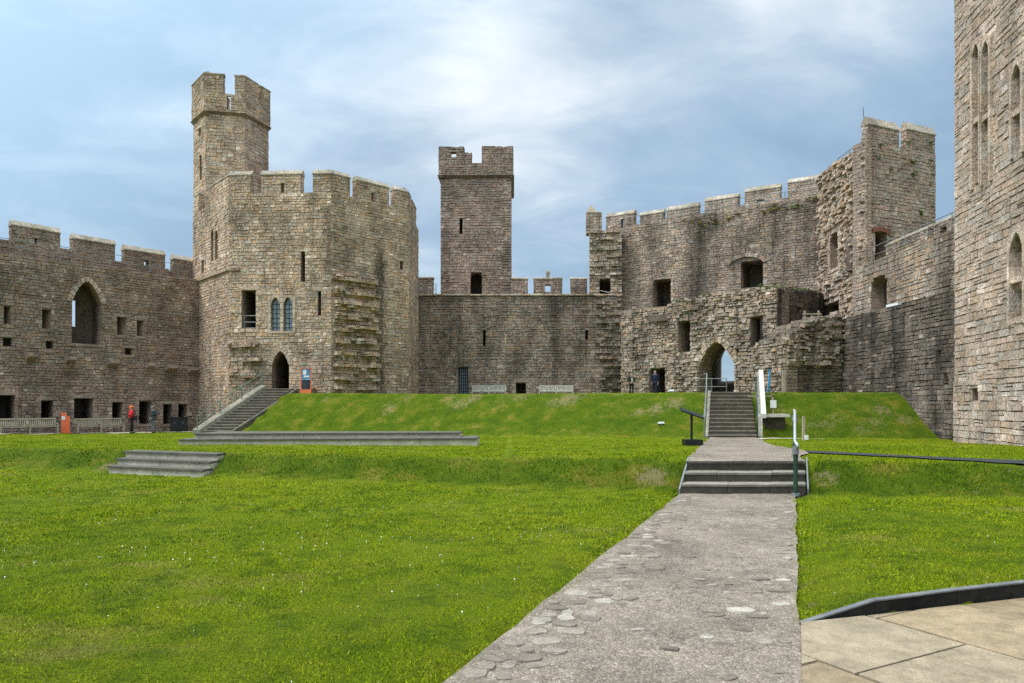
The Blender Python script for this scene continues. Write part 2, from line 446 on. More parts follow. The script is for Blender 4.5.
def sheet(name, L, Rr, mat, n=8, dz=.004, wob=0, zf=None, thick=.0):
    """a strip between polyline L and polyline R draped on the ground"""
    mb = MB(); rows = len(L)
    for i in range(rows):
        for j in range(n+1):
            t = j/n; x = L[i][0]*(1-t)+Rr[i][0]*t; d = L[i][1]*(1-t)+Rr[i][1]*t
            if wob and j in (0, n):
                x += (mn.noise((x*1.5, d*1.5, 3))*wob + mn.noise((x*4, d*4, 1))*wob*.5)
            z = (zf(x, d) if zf else gz1(x, d)) + dz
            mb.vs([(x, d, z)])
    for i in range(rows-1):
        for j in range(n):
            a = i*(n+1)+j; mb.face([a, a+1, a+n+2, a+n+1])
    return struct(mb.build(name, mat, smooth=True))

ds_ = np.arange(-2, 13.5, .2)
def pz(x, d): return .012*mn.noise((x*2.2, d*2.2, 0)) + .008*mn.noise((x*6, d*6, 5)) + .006
sheet('path', [(path_l(d), d) for d in ds_], [(path_r(d)+(.12 if d < 5.3 else 0), d) for d in ds_], M['path'], 14, 0, .035, pz)
# upper path between the low steps and the flight
ud = np.arange(14.2, 34.75, .5)
def upz(x, d):
    t = min(1, max(0, (d-14.3)/2.0)); return .512*(1-t)+gz1(x, d)*t
def upl(d): return 3.46 + (d-14.3)/(34.6-14.3)*(9.5-3.46)
def upr(d): return 5.8 + (d-14.3)/(34.6-14.3)*(11.75-5.8) + .55*math.exp(-((d-15.2)/1.6)**2)*0 + (.5*sstep((d-15)/3)*sstep((24-d)/5))
sheet('path', [(upl(d), d) for d in ud], [(float(upr(d)), d) for d in ud], M['path'], 8, .03, .04, upz)
TAR = [(6.7, 20.2), (8.0, 17.6), (9.4, 14.6), (10.3, 13.6), (13, 12.4), (18, 11)]
def tar_pts():
    out = []
    for (a, b) in zip(TAR, TAR[1:]):
        for k in range(20): out.append((a[0]+(b[0]-a[0])*k/20, a[1]+(b[1]-a[1])*k/20))
    return out+[TAR[-1]]
_tp = tar_pts(); _L = []; _R = []
for k_ in range(len(_tp)):
    a_, b_ = Vector(_tp[max(k_-1, 0)]), Vector(_tp[min(k_+1, len(_tp)-1)]); n_ = Vector(((b_-a_).y, -(b_-a_).x)).normalized()*.5
    _L.append((_tp[k_][0]+n_.x, _tp[k_][1]+n_.y)); _R.append((_tp[k_][0]-n_.x, _tp[k_][1]-n_.y))
sheet('pavement', _L, _R, M['tarmac'], 6, .025)
def tar_dist(X, D):
    m = np.full(np.shape(X), 1e9)
    for a, b in zip(TAR, TAR[1:]):
        ex, ey = b[0]-a[0], b[1]-a[1]; t = np.clip(((X-a[0])*ex+(D-a[1])*ey)/(ex*ex+ey*ey), 0, 1)
        m = np.minimum(m, np.hypot(X-a[0]-t*ex, D-a[1]-t*ey))
    return m
sheet('footpath', [(11.6+t*3.0, 34.35) for t in np.linspace(0, 1, 8)], [(11.6+t*3.0, 33.5) for t in np.linspace(0, 1, 8)], M['concrete'], 3, .03)
wt = Vector((.644, .765)); wn = Vector((.765, -.644))
def lw(s, off): p = Vector((-24, 54.5)) - wt*s + wn*off; return (p.x, p.y)
sheet('footpath', [lw(s, 4.2) for s in np.arange(2, 26, .6)], [lw(s, 3.2) for s in np.arange(2, 26, .6)], M['concrete'], 3, .03)
sheet('pavement', [lw(s, 2.6) for s in np.arange(1, 26, .6)], [lw(s, -.2) for s in np.arange(1, 26, .6)], M['path'], 4, .03)

# irregular stones along the path's edges
def cobbles():
    mb = MB(); rnd = random.Random(4)
    def stone(x, d, a, b, rot):
        n = rnd.randint(10, 13); lo = []; hi = []; z = pz(x, d); h = rnd.uniform(.003, .012)
        tone = (rnd.random(), rnd.random(), 0)
        for k in range(n):
            an = 2*math.pi*k/n + rnd.uniform(-.12, .12); rr = rnd.uniform(.88, 1.06)
            # rounded rectangle
            cx = abs(math.cos(an))**.6*math.copysign(1, math.cos(an)); sy = abs(math.sin(an))**.6*math.copysign(1, math.sin(an))
            px, py = a*rr*cx, b*rr*sy
            q = (px*math.cos(rot)-py*math.sin(rot), px*math.sin(rot)+py*math.cos(rot))
            lo.append((x+q[0], d+q[1], z-.03)); hi.append((x+q[0]*.86, d+q[1]*.86, z+h+rnd.uniform(-.003, .003)))
        i = mb.vs(lo, tone); j = mb.vs(hi, tone)
        mb.face([j+k for k in range(n)])
        for k in range(n): mb.face([i+k, i+(k+1) % n, j+(k+1) % n, j+k])
    d = 2.8
    while d < 13:
        w = rnd.uniform(.3, .62) if d < 9 else rnd.uniform(.15, .35)
        x = path_l(d) + .02 + rnd.uniform(0, .1)
        while x < path_l(d)+w:
            a = rnd.uniform(.05, .13)
            if rnd.random() < .92: stone(x+a, d+rnd.uniform(-.05, .05), a*.95, rnd.uniform(.05, .09), PSL*0+rnd.uniform(-.4, .4))
            x += 2*a+.015
        d += rnd.uniform(.13, .2)
    d = 2.8
    while d < 12.8:
        w = rnd.uniform(.1, .5)
        x = path_r(d)-.05
        while x > path_r(d)-w:
            a = rnd.uniform(.05, .13)
            if rnd.random() < .55: stone(x-a, d, a, rnd.uniform(.04, .08), rnd.uniform(-.5, .5))
            x -= 2*a+.02
        d += rnd.uniform(.16, .3)
    for k in range(45):
        d = rnd.uniform(2.8, 12.5); x = rnd.uniform(path_l(d)+.3, path_r(d)-.2)
        s = rnd.uniform(.5, 1)
        stone(x, d, .07*s*rnd.uniform(.6, 1.4), .05*s, rnd.uniform(-1, 1))
    return struct(mb.build('path_edging', M['cobble']))
cobbles()

# sandstone flags at the right, with the slate edging that retains the lawn
def flags():
    mb = MB(); rnd = random.Random(11)
    ang = R(-62); ca, sa = math.cos(ang), math.sin(ang)
    def W(u, v): return (2.0+u*ca-v*sa, 5.0+u*sa+v*ca)
    v = -9.0
    while v < 9:
        wv = rnd.choice((.75, .95, 1.15)); u = -9 + rnd.uniform(0, 1)
        while u < 9:
            wu = rnd.choice((.7, 1.0, 1.3, 1.6))
            poly = [W(u+.008, v+.008), W(u+wu-.008, v+.008), W(u+wu-.008, v+wv-.008), W(u+.008, v+wv-.008)]
            # clip to right of path edge and in front of the kerb
            for side in range(2):
                out = []
                f = (lambda p: p[0]-path_r(p[1])-.02) if side == 0 else (lambda p: float(kerb_d(p[0]))-.02-p[1])
                for i in range(len(poly)):
                    a, b = poly[i], poly[(i+1) % len(poly)]; fa, fb = f(a), f(b)
                    if fa >= 0: out.append(a)
                    if fa*fb < 0:
                        t = fa/(fa-fb); out.append((a[0]+(b[0]-a[0])*t, a[1]+(b[1]-a[1])*t))
                poly = out
                if len(poly) < 3: break
            if len(poly) >= 3 and max(p[1] for p in poly) > 1:
                tone = (rnd.random(), 0, 0); z0 = .03+rnd.uniform(-.004, .004)
                cx = sum(p[0] for p in poly)/len(poly); cy = sum(p[1] for p in poly)/len(poly)
                zz = lambda p: z0 + .004*mn.noise((p[0]*2, p[1]*2, 7))
                lo = mb.vs([(p[0], p[1], -.04) for p in poly], tone)
                hi = mb.vs([(cx+(p[0]-cx)*.992, cy+(p[1]-cy)*.992, zz(p)) for p in poly], tone)
                n = len(poly); mb.face([hi+k for k in range(n)])
                for k in range(n): mb.face([lo+k, lo+(k+1) % n, hi+(k+1) % n, hi+k])
            u += wu
        v += wv
    o = struct(mb.build('paving', M['flag']))
    bed = MB()
    pts = [(path_r(-2)-.0, -2), (14, -2), (14, float(kerb_d(14))), (2.82, 5.6), (2.17, 5.4)]
    i = bed.vs([(p[0], p[1], -.012) for p in pts]); bed.face([i+k for k in range(len(pts))])
    struct(bed.build('paving_bed', M['riser']))
flags()
def edging():
    t = thing('slate_edging', 'dark slate edging board ramping up beside the sandstone paving', 'kerb', (2.17, 5.4, 0))
    segs = [(2.17, .0, 2.82, .12), (2.82, .12, 3.62, .135), (3.62, .135, 5.2, .14), (5.2, .14, 8.2, .14), (8.2, .14, 11.5, .14)]
    for (x0, h0, x1, h1) in segs:
        mb = MB(); th = .045
        d0, d1 = float(kerb_d(x0)), float(kerb_d(x1)); g = .004
        P = [(x0+g, d0+th, -.05), (x1, d1+th, -.05), (x1, d1+th, h1+.004), (x0+g, d0+th, h0+.004), (x0+g, d0, -.05), (x1, d1, -.05), (x1, d1, h1), (x0+g, d0, h0)]
        mb.hexa(P)
        b = mb.build('board', M['slate'], t)
        m2 = MB(); e = .006
        P2 = [(x0+g, d0+th+e, h0+.004), (x1, d1+th+e, h1+.004), (x1, d1+th+e, h1+.016), (x0+g, d0+th+e, h0+.016), (x0+g, d0-e, h0+.001), (x1, d1-e, h1+.001), (x1, d1-e, h1+.013), (x0+g, d0-e, h0+.013)]
        m2.hexa(P2); m2.build('top_edge', M['slate_top'], b)
edging()

# ------------------------------------------------------------------ masonry
class Wall:
    def __init__(s, A, B, out=None):
        s.A = Vector(A); s.B = Vector(B); s.L = (s.B-s.A).length; s.t = (s.B-s.A)/s.L
        n = Vector((s.t.y, -s.t.x))
        ref = (-s.A if out is None else (s.A+s.B)/2-Vector(out))
        if n.dot(ref) < 0: n = -n
        s.n = n
    def P(s, u, z, w=0): 
        return (s.A.x+s.t.x*u+s.n.x*w, s.A.y+s.t.y*u+s.n.y*w, z)
    def u(s, px, w=0):
        k = (px-512)/F; ax, ay = s.A.x+s.n.x*w, s.A.y+s.n.y*w
        return (k*ay-ax)/(s.t.x-k*s.t.y)
    def d(s, u, w=0): return s.A.y+s.t.y*u+s.n.y*w
    def z(s, px, py, w=0): return ZP(py, s.d(s.u(px, w), w))
    def hole(s, px0, px1, pyt, pyb, arch='flat', kind='window', depth=1.8, **kw):
        ua, ub = sorted((s.u(px0), s.u(px1))); pm = (px0+px1)/2
        return Hole(ua, ub, s.z(pm, pyb), s.z(pm, pyt), arch, kind, depth, **kw)
    def off(s, w, e0=0, e1=0):
        a = s.A-s.t*e0+s.n*w; b = s.B+s.t*e1+s.n*w
        q = Wall(a, b); q.n = s.n.copy(); return q

class Hole:
    def __init__(s, u0, u1, z0, z1, arch='flat', kind='window', depth=1.8, slit=None, ring=.28, sill=True, mat='void', name=None, splay=None):
        s.splay = splay; s.outer = 'reveal'
        s.u0, s.u1, s.z0, s.z1, s.arch, s.kind, s.depth, s.slit, s.ring, s.sill, s.mat = u0, u1, z0, z1, arch, kind, depth, slit, ring, sill, mat
        w = u1-u0
        s.spring = {'flat': z1, 'round': z1-w/2, 'pointed': z1-w*.8, 'segment': z1-w*.22}[arch]
        s.spring = max(s.spring, z0+.1)
    def top(s, x):
        """arch height over springing at x in -1..1"""
        H = s.z1-s.spring; x = min(1, abs(x))
        if s.arch == 'pointed': return H*(1-x**1.55)**.82
        return H*math.sqrt(max(0, 1-x*x))
    def poly(s, n=12, grow=0):
        c = (s.u0+s.u1)/2; hw = (s.u1-s.u0)/2
        if s.arch == 'flat': return [(s.u0, s.z0), (s.u1, s.z0), (s.u1, s.z1), (s.u0, s.z1)]
        pts = [(s.u0, s.z0), (s.u1, s.z0)]
        for k in range(n+1):
            x = math.cos(math.pi*k/n); pts.append((c+hw*x, s.spring+s.top(x)))
        return pts
    def cut(s, z):
        if z < s.z0 or z > s.z1: return None
        if z <= s.spring: return (s.u0, s.u1)
        c = (s.u0+s.u1)/2; hw = (s.u1-s.u0)/2
        lo, hi = 0, 1
        for _ in range(18):
            m = (lo+hi)/2
            if s.spring+s.top(m) > z: lo = m
            else: hi = m
        return (c-hw*lo, c+hw*lo)

def masonry(mb, w, z0, z1, T=.8, holes=(), top=None, course=.26, ln=(.28, .72), relief=.045, prot=None, stain=None, seed=0, u0=0, u1=None, tb=0.0, skip=0.0, bottom=None, gap=.009):
    rnd = random.Random(seed*977+13)
    u1 = w.L if u1 is None else u1
    course *= .77; ln = (ln[0]*.7, ln[1]*.66); relief *= .85
    sx = seed*3.1; amp = min(.07, course*.22)
    def WP(u, z_, d_): return w.P(u, z_ + amp*mn.noise((u*.33+sx, z_*.45, sx)) + amp*.5*mn.noise((u*.9+sx, z_*.9, 3)), d_)
    z = z0
    while z < z1-.02:
        h = course*rnd.uniform(.72, 1.3)
        if z+h > z1-.08: h = z1-z
        zc = z+h/2
        iv = [(u0, u1)]
        for H in holes:
            c = H.cut(max(zc-h*.45, H.z0+.001) if zc <= H.z1 and zc >= H.z0 else zc)
            if c is None: continue
            c = (c[0]-.004, c[1]+.004); nv = []
            for a, b in iv:
                if c[1] <= a or c[0] >= b: nv.append((a, b)); continue
                if c[0]-a > .03: nv.append((a, c[0]))
                if b-c[1] > .03: nv.append((c[1], b))
            iv = nv
        for a, b in iv:
            # backing
            step = 99 if top is None and bottom is None and prot is None else .6
            q = a
            while q < b-.001:
                q2 = min(q+step, b)
                if b-q2 < .2: q2 = b
                m = (q+q2)/2
                if (top is None or zc < top(m)) and (bottom is None or zc > bottom(m)):
                    mb.hexa([w.P(q, z-.03, -T), w.P(q2, z-.03, -T), w.P(q2, z+h+.03, -T), w.P(q, z+h+.03, -T), w.P(q, z-.03, 0), w.P(q2, z-.03, 0), w.P(q2, z+h+.03, 0), w.P(q, z+h+.03, 0)], (.22, .3, stain(m, zc) if stain else 0))
                q = q2
            # stones
            q = a; hold = rnd.uniform(.3, 1)*ln[0]
            while q < b-.01:
                l = rnd.uniform(*ln)*(1 if rnd.random() > .12 else 1.6)
                if q == a: l *= rnd.uniform(.5, 1)
                q2 = min(q+l, b)
                if b-q2 < ln[0]*.45: q2 = b
                m = (q+q2)/2
                ok = (top is None or zc < top(m)+rnd.uniform(-.06, .12)) and (bottom is None or zc > bottom(m)) and rnd.random() >= skip
                if ok:
                    p0 = prot(m, zc, rnd) if prot else 0
                    sv = stain(m, zc) if stain else 0
                    js = lambda k=.35: rnd.uniform(-relief*k, relief*k)
                    i_ = min(.026, .4*relief+.004)
                    f = lambda: rnd.uniform(.2, 1.3)*i_
                    rows = [(0, 1)]; c_ = rnd.random()
                    if h > .2 and c_ < .2: k_ = rnd.uniform(.35, .65); rows = [(0, k_), (k_, 1)]
                    for r0, r1 in rows:
                        cols = [(0, 1)]
                        if rnd.random() < .16 and q2-q > .4: k_ = rnd.uniform(.35, .65); cols = [(0, k_), (k_, 1)]
                        for c0, c1 in cols:
                            r = relief*rnd.uniform(.2, 1.15)+p0
                            g = gap*rnd.uniform(.3, 1.3)
                            za = z+h*r0+g+rnd.uniform(-.02, .015); zb = z+h*r1-g+rnd.uniform(-.02, .02)
                            ua, ub = q+(q2-q)*c0+g, q+(q2-q)*c1-g
                            P = [WP(ua, za, -.03), WP(ub, za, -.03), WP(ub, zb, -.03), WP(ua, zb, -.03),
                                 WP(ua+f(), za+f()*.6, r+js()), WP(ub-f(), za+f()*.6, r+js()), WP(ub-f(), zb-f(), r+js()), WP(ua+f(), zb-f(), r+js())]
                            mb.hexa(P, (min(1, max(0, rnd.gauss(.56, .2)+tb)), rnd.random(), sv), back=False)
                q = q2
        z += h
    # heads and sills
    for H in holes:
        wd = H.u1-H.u0
        if H.arch == 'flat':
            e = min(.22, .35*wd+.06)
            hh = .24 if wd > .5 else .17
            r = relief*1.1+.012
            tn = (rnd.uniform(.55, .95), rnd.random()*.7, stain((H.u0+H.u1)/2, H.z1) if stain else 0)
            P = lambda a, b, c, d_, f: [w.P(a, c, -.15), w.P(b, c, -.15), w.P(b, d_, -.15), w.P(a, d_, -.15), w.P(a+.01, c+.01, f), w.P(b-.01, c+.012, f), w.P(b-.012, d_-.02, f), w.P(a+.01, d_-.015, f)]
            mb.hexa(P(H.u0-e, H.u1+e, H.z1-.012, H.z1+hh, r), tn)
        if H.arch in ('flat', 'segment', 'round') and wd > .5:
            for (ue, sg) in ((H.u0, -1), (H.u1, 1)):
                zz = H.z0; alt = rnd.random() < .5
                while zz < H.spring-.08:
                    hj = min(rnd.uniform(.22, .4), H.spring-zz); lj = rnd.uniform(.16, .24)+(.16 if alt else 0); alt = not alt
                    ub = ue+sg*lj; r = relief*1.1+rnd.uniform(0, .02)
                    a_, b_ = sorted((ue, ub))
                    if rnd.random() < .85:
                        mb.hexa([w.P(a_, zz+.008, -.12), w.P(b_, zz+.008, -.12), w.P(b_, zz+hj-.01, -.12), w.P(a_, zz+hj-.01, -.12), w.P(a_+.008, zz+.015, r), w.P(b_-.012, zz+.015, r), w.P(b_-.012, zz+hj-.02, r), w.P(a_+.008, zz+hj-.02, r)], (min(1, rnd.uniform(.45, 1.0)), rnd.random()*.9, stain(ue, zz) if stain else 0))
                    zz += hj
        if H.sill:
            e = min(.15, .3*wd); r = relief*1.1+.02
            P = [w.P(H.u0-e, H.z0-.18, -.15), w.P(H.u1+e, H.z0-.18, -.15), w.P(H.u1+e, H.z0+.012, -.15), w.P(H.u0-e, H.z0+.012, -.15),
                 w.P(H.u0-e, H.z0-.17, r), w.P(H.u1+e, H.z0-.17, r), w.P(H.u1+e, H.z0+.0, r), w.P(H.u0-e, H.z0+.0, r)]
            mb.hexa(P, (rnd.uniform(.4, .8), .3, 0))

def lining(w, H, parent, name=None):
    """the dark reveal of an opening: head, jambs, sill and what closes it"""
    mb = MB(); pl = H.poly(); n = len(pl); D = H.depth
    f = mb.vs([w.P(u, z, .0) for u, z in pl], (.7, .3, 0)); D1 = min(.75, D*.6); wd0 = H.u1-H.u0
    if H.splay:
        a_, b_ = H.splay; pl = [(H.u0+wd0*(a_+(b_-a_)*(u-H.u0)/wd0), z) for u, z in pl]
    rings = [f]
    for j in (1, 2, 3, 4):
        q = 1 if H.splay else j/2
        dd = D1*j/2 if j < 3 else D1+(D-D1)*(j-2)/2
        g = j/2 if H.splay and j < 2 else 1
        pj = [(u*(1-g)+v*g, z) for (u, z), (v, _) in zip(H.poly(), pl)] if H.splay else pl
        rings.append(mb.vs([w.P(u, z, -dd) for u, z in pj], (.5+.1*(j % 3), .3, 0)))
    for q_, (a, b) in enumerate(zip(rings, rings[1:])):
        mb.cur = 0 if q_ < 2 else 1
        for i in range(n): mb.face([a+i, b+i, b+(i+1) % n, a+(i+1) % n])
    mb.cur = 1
    if H.slit is None: mb.face([rings[-1]+i for i in range(n)])
    elif H.slit != 'open':
        a0, a1, b0, b1 = H.slit; wd = H.u1-H.u0; ht = H.z1-H.z0
        U = [H.u0, H.u0+wd*a0, H.u0+wd*a1, H.u1]; Z = [H.z0, H.z0+ht*b0, H.z0+ht*b1, H.z1]
        for i in range(3):
            for j in range(3):
                if i == 1 and j == 1: continue
                q = mb.vs([w.P(U[i], Z[j], -D), w.P(U[i+1], Z[j], -D), w.P(U[i+1], Z[j+1], -D), w.P(U[i], Z[j+1], -D)]); mb.face([q, q+1, q+2, q+3])
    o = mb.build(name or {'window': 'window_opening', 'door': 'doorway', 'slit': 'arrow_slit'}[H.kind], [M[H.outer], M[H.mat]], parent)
    if H.arch != 'flat' and H.ring > 0:
        rb = MB(); rnd = random.Random(int(H.u0*100)); c = (H.u0+H.u1)/2; hw = (H.u1-H.u0)/2
        N = 13
        for k in range(N):
            a0, a1 = math.pi*k/N+.02, math.pi*(k+1)/N-.02
            def pt(a, g):
                x = math.cos(a); return (c+(hw+g)*x, H.spring+H.top(x)+g*(math.sin(a)*.8+.2))
            i0, i1 = pt(a0, -.01), pt(a1, -.01); o0, o1 = pt(a0, H.ring), pt(a1, H.ring); r = .06+rnd.uniform(-.01, .02)
            P = [w.P(*i0, -.2), w.P(*i1, -.2), w.P(*o1, -.2), w.P(*o0, -.2), w.P(*i0, r), w.P(*i1, r), w.P(*o1, r), w.P(*o0, r)]
            rb.hexa(P, (rnd.random(), rnd.random(), 0))
        rb.build('arch_surround', M['dress'], o)
    return o

def coping(mb, w, u0, u1, z, T, h=.36, e=.06, tone=.5):
    lo = .07
    prof = [(e, z), (e, z+lo), (-T*.55, z+h), (-T-e, z+lo+.04), (-T-e, z)]
    nseg = max(1, int((u1-u0)/.75)); rnd = random.Random(int(u0*31+z*7))
    for s in range(nseg):
        a = u0-e+(u1-u0+2*e)*s/nseg+.006; b = u0-e+(u1-u0+2*e)*(s+1)/nseg-.006
        tn = (rnd.random(), rnd.random(), 0); dz = rnd.uniform(-.015, .015)
        i = mb.vs([w.P(a, q[1]+dz, q[0]) for q in prof], tn); j = mb.vs([w.P(b, q[1]+dz, q[0]) for q in prof], tn)
        n = len(prof)
        mb.face([i+k for k in range(n)]); mb.face([j+n-1-k for k in range(n)])
        for k in range(n): mb.face([i+k, j+k, j+(k+1) % n, i+(k+1) % n])

_ms = [0]
def merlon(segs, parent, mat, T=.55, cap=.36, course=.24, relief=.035, ruin=None, tb=0):
    """segs: (wall, u0, u1, z0, z1, slit hole or None)"""
    mb = MB(); cb = MB(); _ms[0] += 1
    holes_all = []
    for k, (w, u0, u1, z0, z1, sl) in enumerate(segs):
        u0, u1 = min(u0, u1), max(u0, u1)
        hs = [sl] if sl else []
        tp = (lambda u, z1=z1, k=k: z1+ruin*mn.noise((u*1.7, z1+k, _ms[0]))) if ruin else None
        masonry(mb, w, z0, z1, T, hs, top=tp, course=course, relief=relief, seed=_ms[0]*3+k, u0=u0, u1=u1, ln=(.25, .55), tb=tb)
        # end and inner faces get stones too
        for (a, sgn) in ((u0, -1), (u1, 1)):
            e = Wall((w.P(a, 0, 0)[0], w.P(a, 0, 0)[1]), (w.P(a, 0, -T)[0], w.P(a, 0, -T)[1])); e.n = Vector((w.t.x*sgn, w.t.y*sgn))
            masonry(mb, e, z0, z1-.02, .05, (), course=course, relief=relief, seed=_ms[0]*5+k, ln=(.2, .45), tb=tb)
        if cap: coping(cb, w, u0, u1, z1, T, cap)
    o = mb.build('merlon', mat, parent)
    if cap: cb.build('coping', M['coping'], o)
    return o

def roof_slab(parent, pts, z, th=.4, name='roof'):
    mb = MB(); n = len(pts)
    a = mb.vs([(p[0], p[1], z-th) for p in pts]); b = mb.vs([(p[0], p[1], z) for p in pts])
    mb.face([a+k for k in range(n)][::-1]); mb.face([b+k for k in range(n)])
    for k in range(n): mb.face([a+k, a+(k+1) % n, b+(k+1) % n, b+k])
    return mb.build(name, M['void'], parent)

def ledges(period, amt, base=.05, jit=.12, ph=0, frac=.34):
    """torn bonding courses: rows of rubble that stick out here and there"""
    sd = period*17.3+ph
    def f(u, z, rnd):
        k = ((z+ph+.22*mn.noise((u*.9, z*.35, sd))) % period)/period
        a = .5+.85*max(0, min(1, .55+.9*mn.noise((u*.75, z*1.1, sd+4))))
        if k < frac and rnd.random() > .07: return amt*a*rnd.uniform(.35, 1.15)
        return base*rnd.random()+jit*rnd.random()**2
    return f

def tufts(name, pts, parent, mat, size=.14, n=16, seed=1):
    """leafy plants rooted on a wall, each its own part"""
    rnd = random.Random(seed)
    for (x, y, z, s) in pts:
        mb = MB()
        for k in range(n):
            a = rnd.uniform(0, 2*math.pi); r = size*s*.6*math.sqrt(rnd.random())
            c = Vector((x+r*math.cos(a), y+r*math.sin(a), z+rnd.random()*size*s*.8))
            l = size*s*rnd.uniform(.3, .7); d1 = Vector((rnd.gauss(0, 1), rnd.gauss(0, 1), rnd.gauss(.3, .7))).normalized()*l
            d2 = d1.cross(Vector((rnd.gauss(0, 1), rnd.gauss(0, 1), rnd.gauss(0, 1)))).normalized()*l*.5
            i = mb.vs([tuple(c), tuple(c+d1*.5+d2), tuple(c+d1), tuple(c+d1*.5-d2)]); mb.face([i, i+1, i+2, i+3])
        mb.build(name, mat, parent)

def rail_line(mb, w, px_list, wv, z_of, h=1.0, rails=(.5, 1.0), r=.022, posts=True):
    us = [w.u(p, wv) for p in px_list]
    for u in us:
        if posts: mb.tube([w.P(u, z_of(u)-.1, wv), w.P(u, z_of(u)+h, wv)], r*1.2, 6)
    for f in rails:
        mb.tube([w.P(u, z_of(u)+h*f, wv) for u in us], r, 6)

def lerp_px(w, pts, wv=0):
    """(px,py) pairs -> z(u)"""
    q = sorted((w.u(px, wv), w.z(px, py, wv)) for px, py in pts)
    us = [a for a, _ in q]; zs = [b for _, b in q]
    return lambda u: float(np.interp(u, us, zs))

# ------------------------------------------------------------------ left curtain wall
def left_wall():
    t = thing('curtain_wall', 'long brown stone curtain wall with one large arched window and square openings', 'castle wall', (-28, 49.7, -.2))
    w = Wall((-24-.644*28, 54.5-.765*28), (-23.0, 55.7))
    z1 = 9.5+EYE
    H = [w.hole(72, 102, 281, 344, 'pointed', 'window', 1.7, slit=(.31, .41, .3, .72), ring=.3)]
    for (a, b, c, d) in [(4, 11, 305, 325), (42, 51, 308, 329), (117, 127, 317, 335), (137, 144, 319, 336), (3, 12, 337, 347), (46, 53, 341, 350), (125, 132, 348, 355)]:
        H.append(w.hole(a, b, c, d, depth=.7 if c > 336 else 1.7, splay=None if c > 336 else (.0, .5)))
    for (a, b, c, d) in [(-2, 15, 395, 422), (41, 53, 400, 422), (74, 93, 398, 422), (112, 122, 402, 423), (139, 151, 400, 424), (163, 172, 404, 424), (178, 187, 404, 424)]:
        H.append(w.hole(a, b, c, d, kind='door', depth=1.95))
    for k in range(4): 
        H.append(w.hole(-60-k*60, -48-k*60, 396-k*5, 422, kind='door', depth=1.95))
    mb = MB()
    masonry(mb, w, -.8, z1, 2.0, H, course=.25, ln=(.25, .65), relief=.05, seed=1)
    mb.build('wall_face', M['brown'], t)
    for h in H: lining(w, h, t)
    p = w.off(-1.7)
    # parapet
    cr = lerp_px(p, [(-300, 170), (0, 240), (66, 250), (119, 261), (169, 271), (200, 279)])
    pb = MB(); masonry(pb, p, z1-.4, 13.4, .6, (), top=cr, course=.25, relief=.045, seed=2); pb.build('parapet', M['brown'], t)
    for (a, b, ya, yb, sl) in [(12, 60, 226, 233, (34, 37, 238, 258)), (73, 115, 239, 245, None), (125, 165, 249, 256, (144, 149, 259, 272)), (174, 196, 259, 263, None), (-52, -6, 212, 221, None), (-120, -72, 194, 208, None), (-200, -145, 172, 189, None)]:
        ua, ub = p.u(a), p.u(b); zz = (p.z(a, ya)+p.z(b, yb))/2
        s = p.hole(*sl, kind='slit', depth=.7, slit='open', ring=0, sill=False) if sl else None
        m = merlon([(p, ua, ub, cr((ua+ub)/2)-.45, zz, s)], t, M['brown'], .6, .42)
    rb = MB(); rail_line(rb, w, [-250, -150, -60, 10, 60, 110, 150, 178, 193], -.15, lambda u: z1-.05, 1.05, (.55, 1.0), .02); rb.build('railing', M['steel_dull'], t)
    for (a, b, c, d) in [(25, 36, 352, 360), (64, 75, 356, 363), (106, 117, 359, 366), (145, 154, 362, 369), (164, 175, 364, 371), (187, 196, 367, 373)]:
        cbm = MB(); ua, ub = w.u(a), w.u(b); za, zb = w.z(a, d), w.z(a, c)
        cbm.hexa([w.P(ua, za-.1, -.1), w.P(ub, za-.1, -.1), w.P(ub, zb, -.1), w.P(ua, zb, -.1), w.P(ua+.08, za+.22, .5), w.P(ub-.06, za+.2, .52), w.P(ub, zb-.04, .5), w.P(ua+.04, zb-.03, .48)], (.85, .4, 0))
        cbm.build('corbel', M['brown'], t)
left_wall()

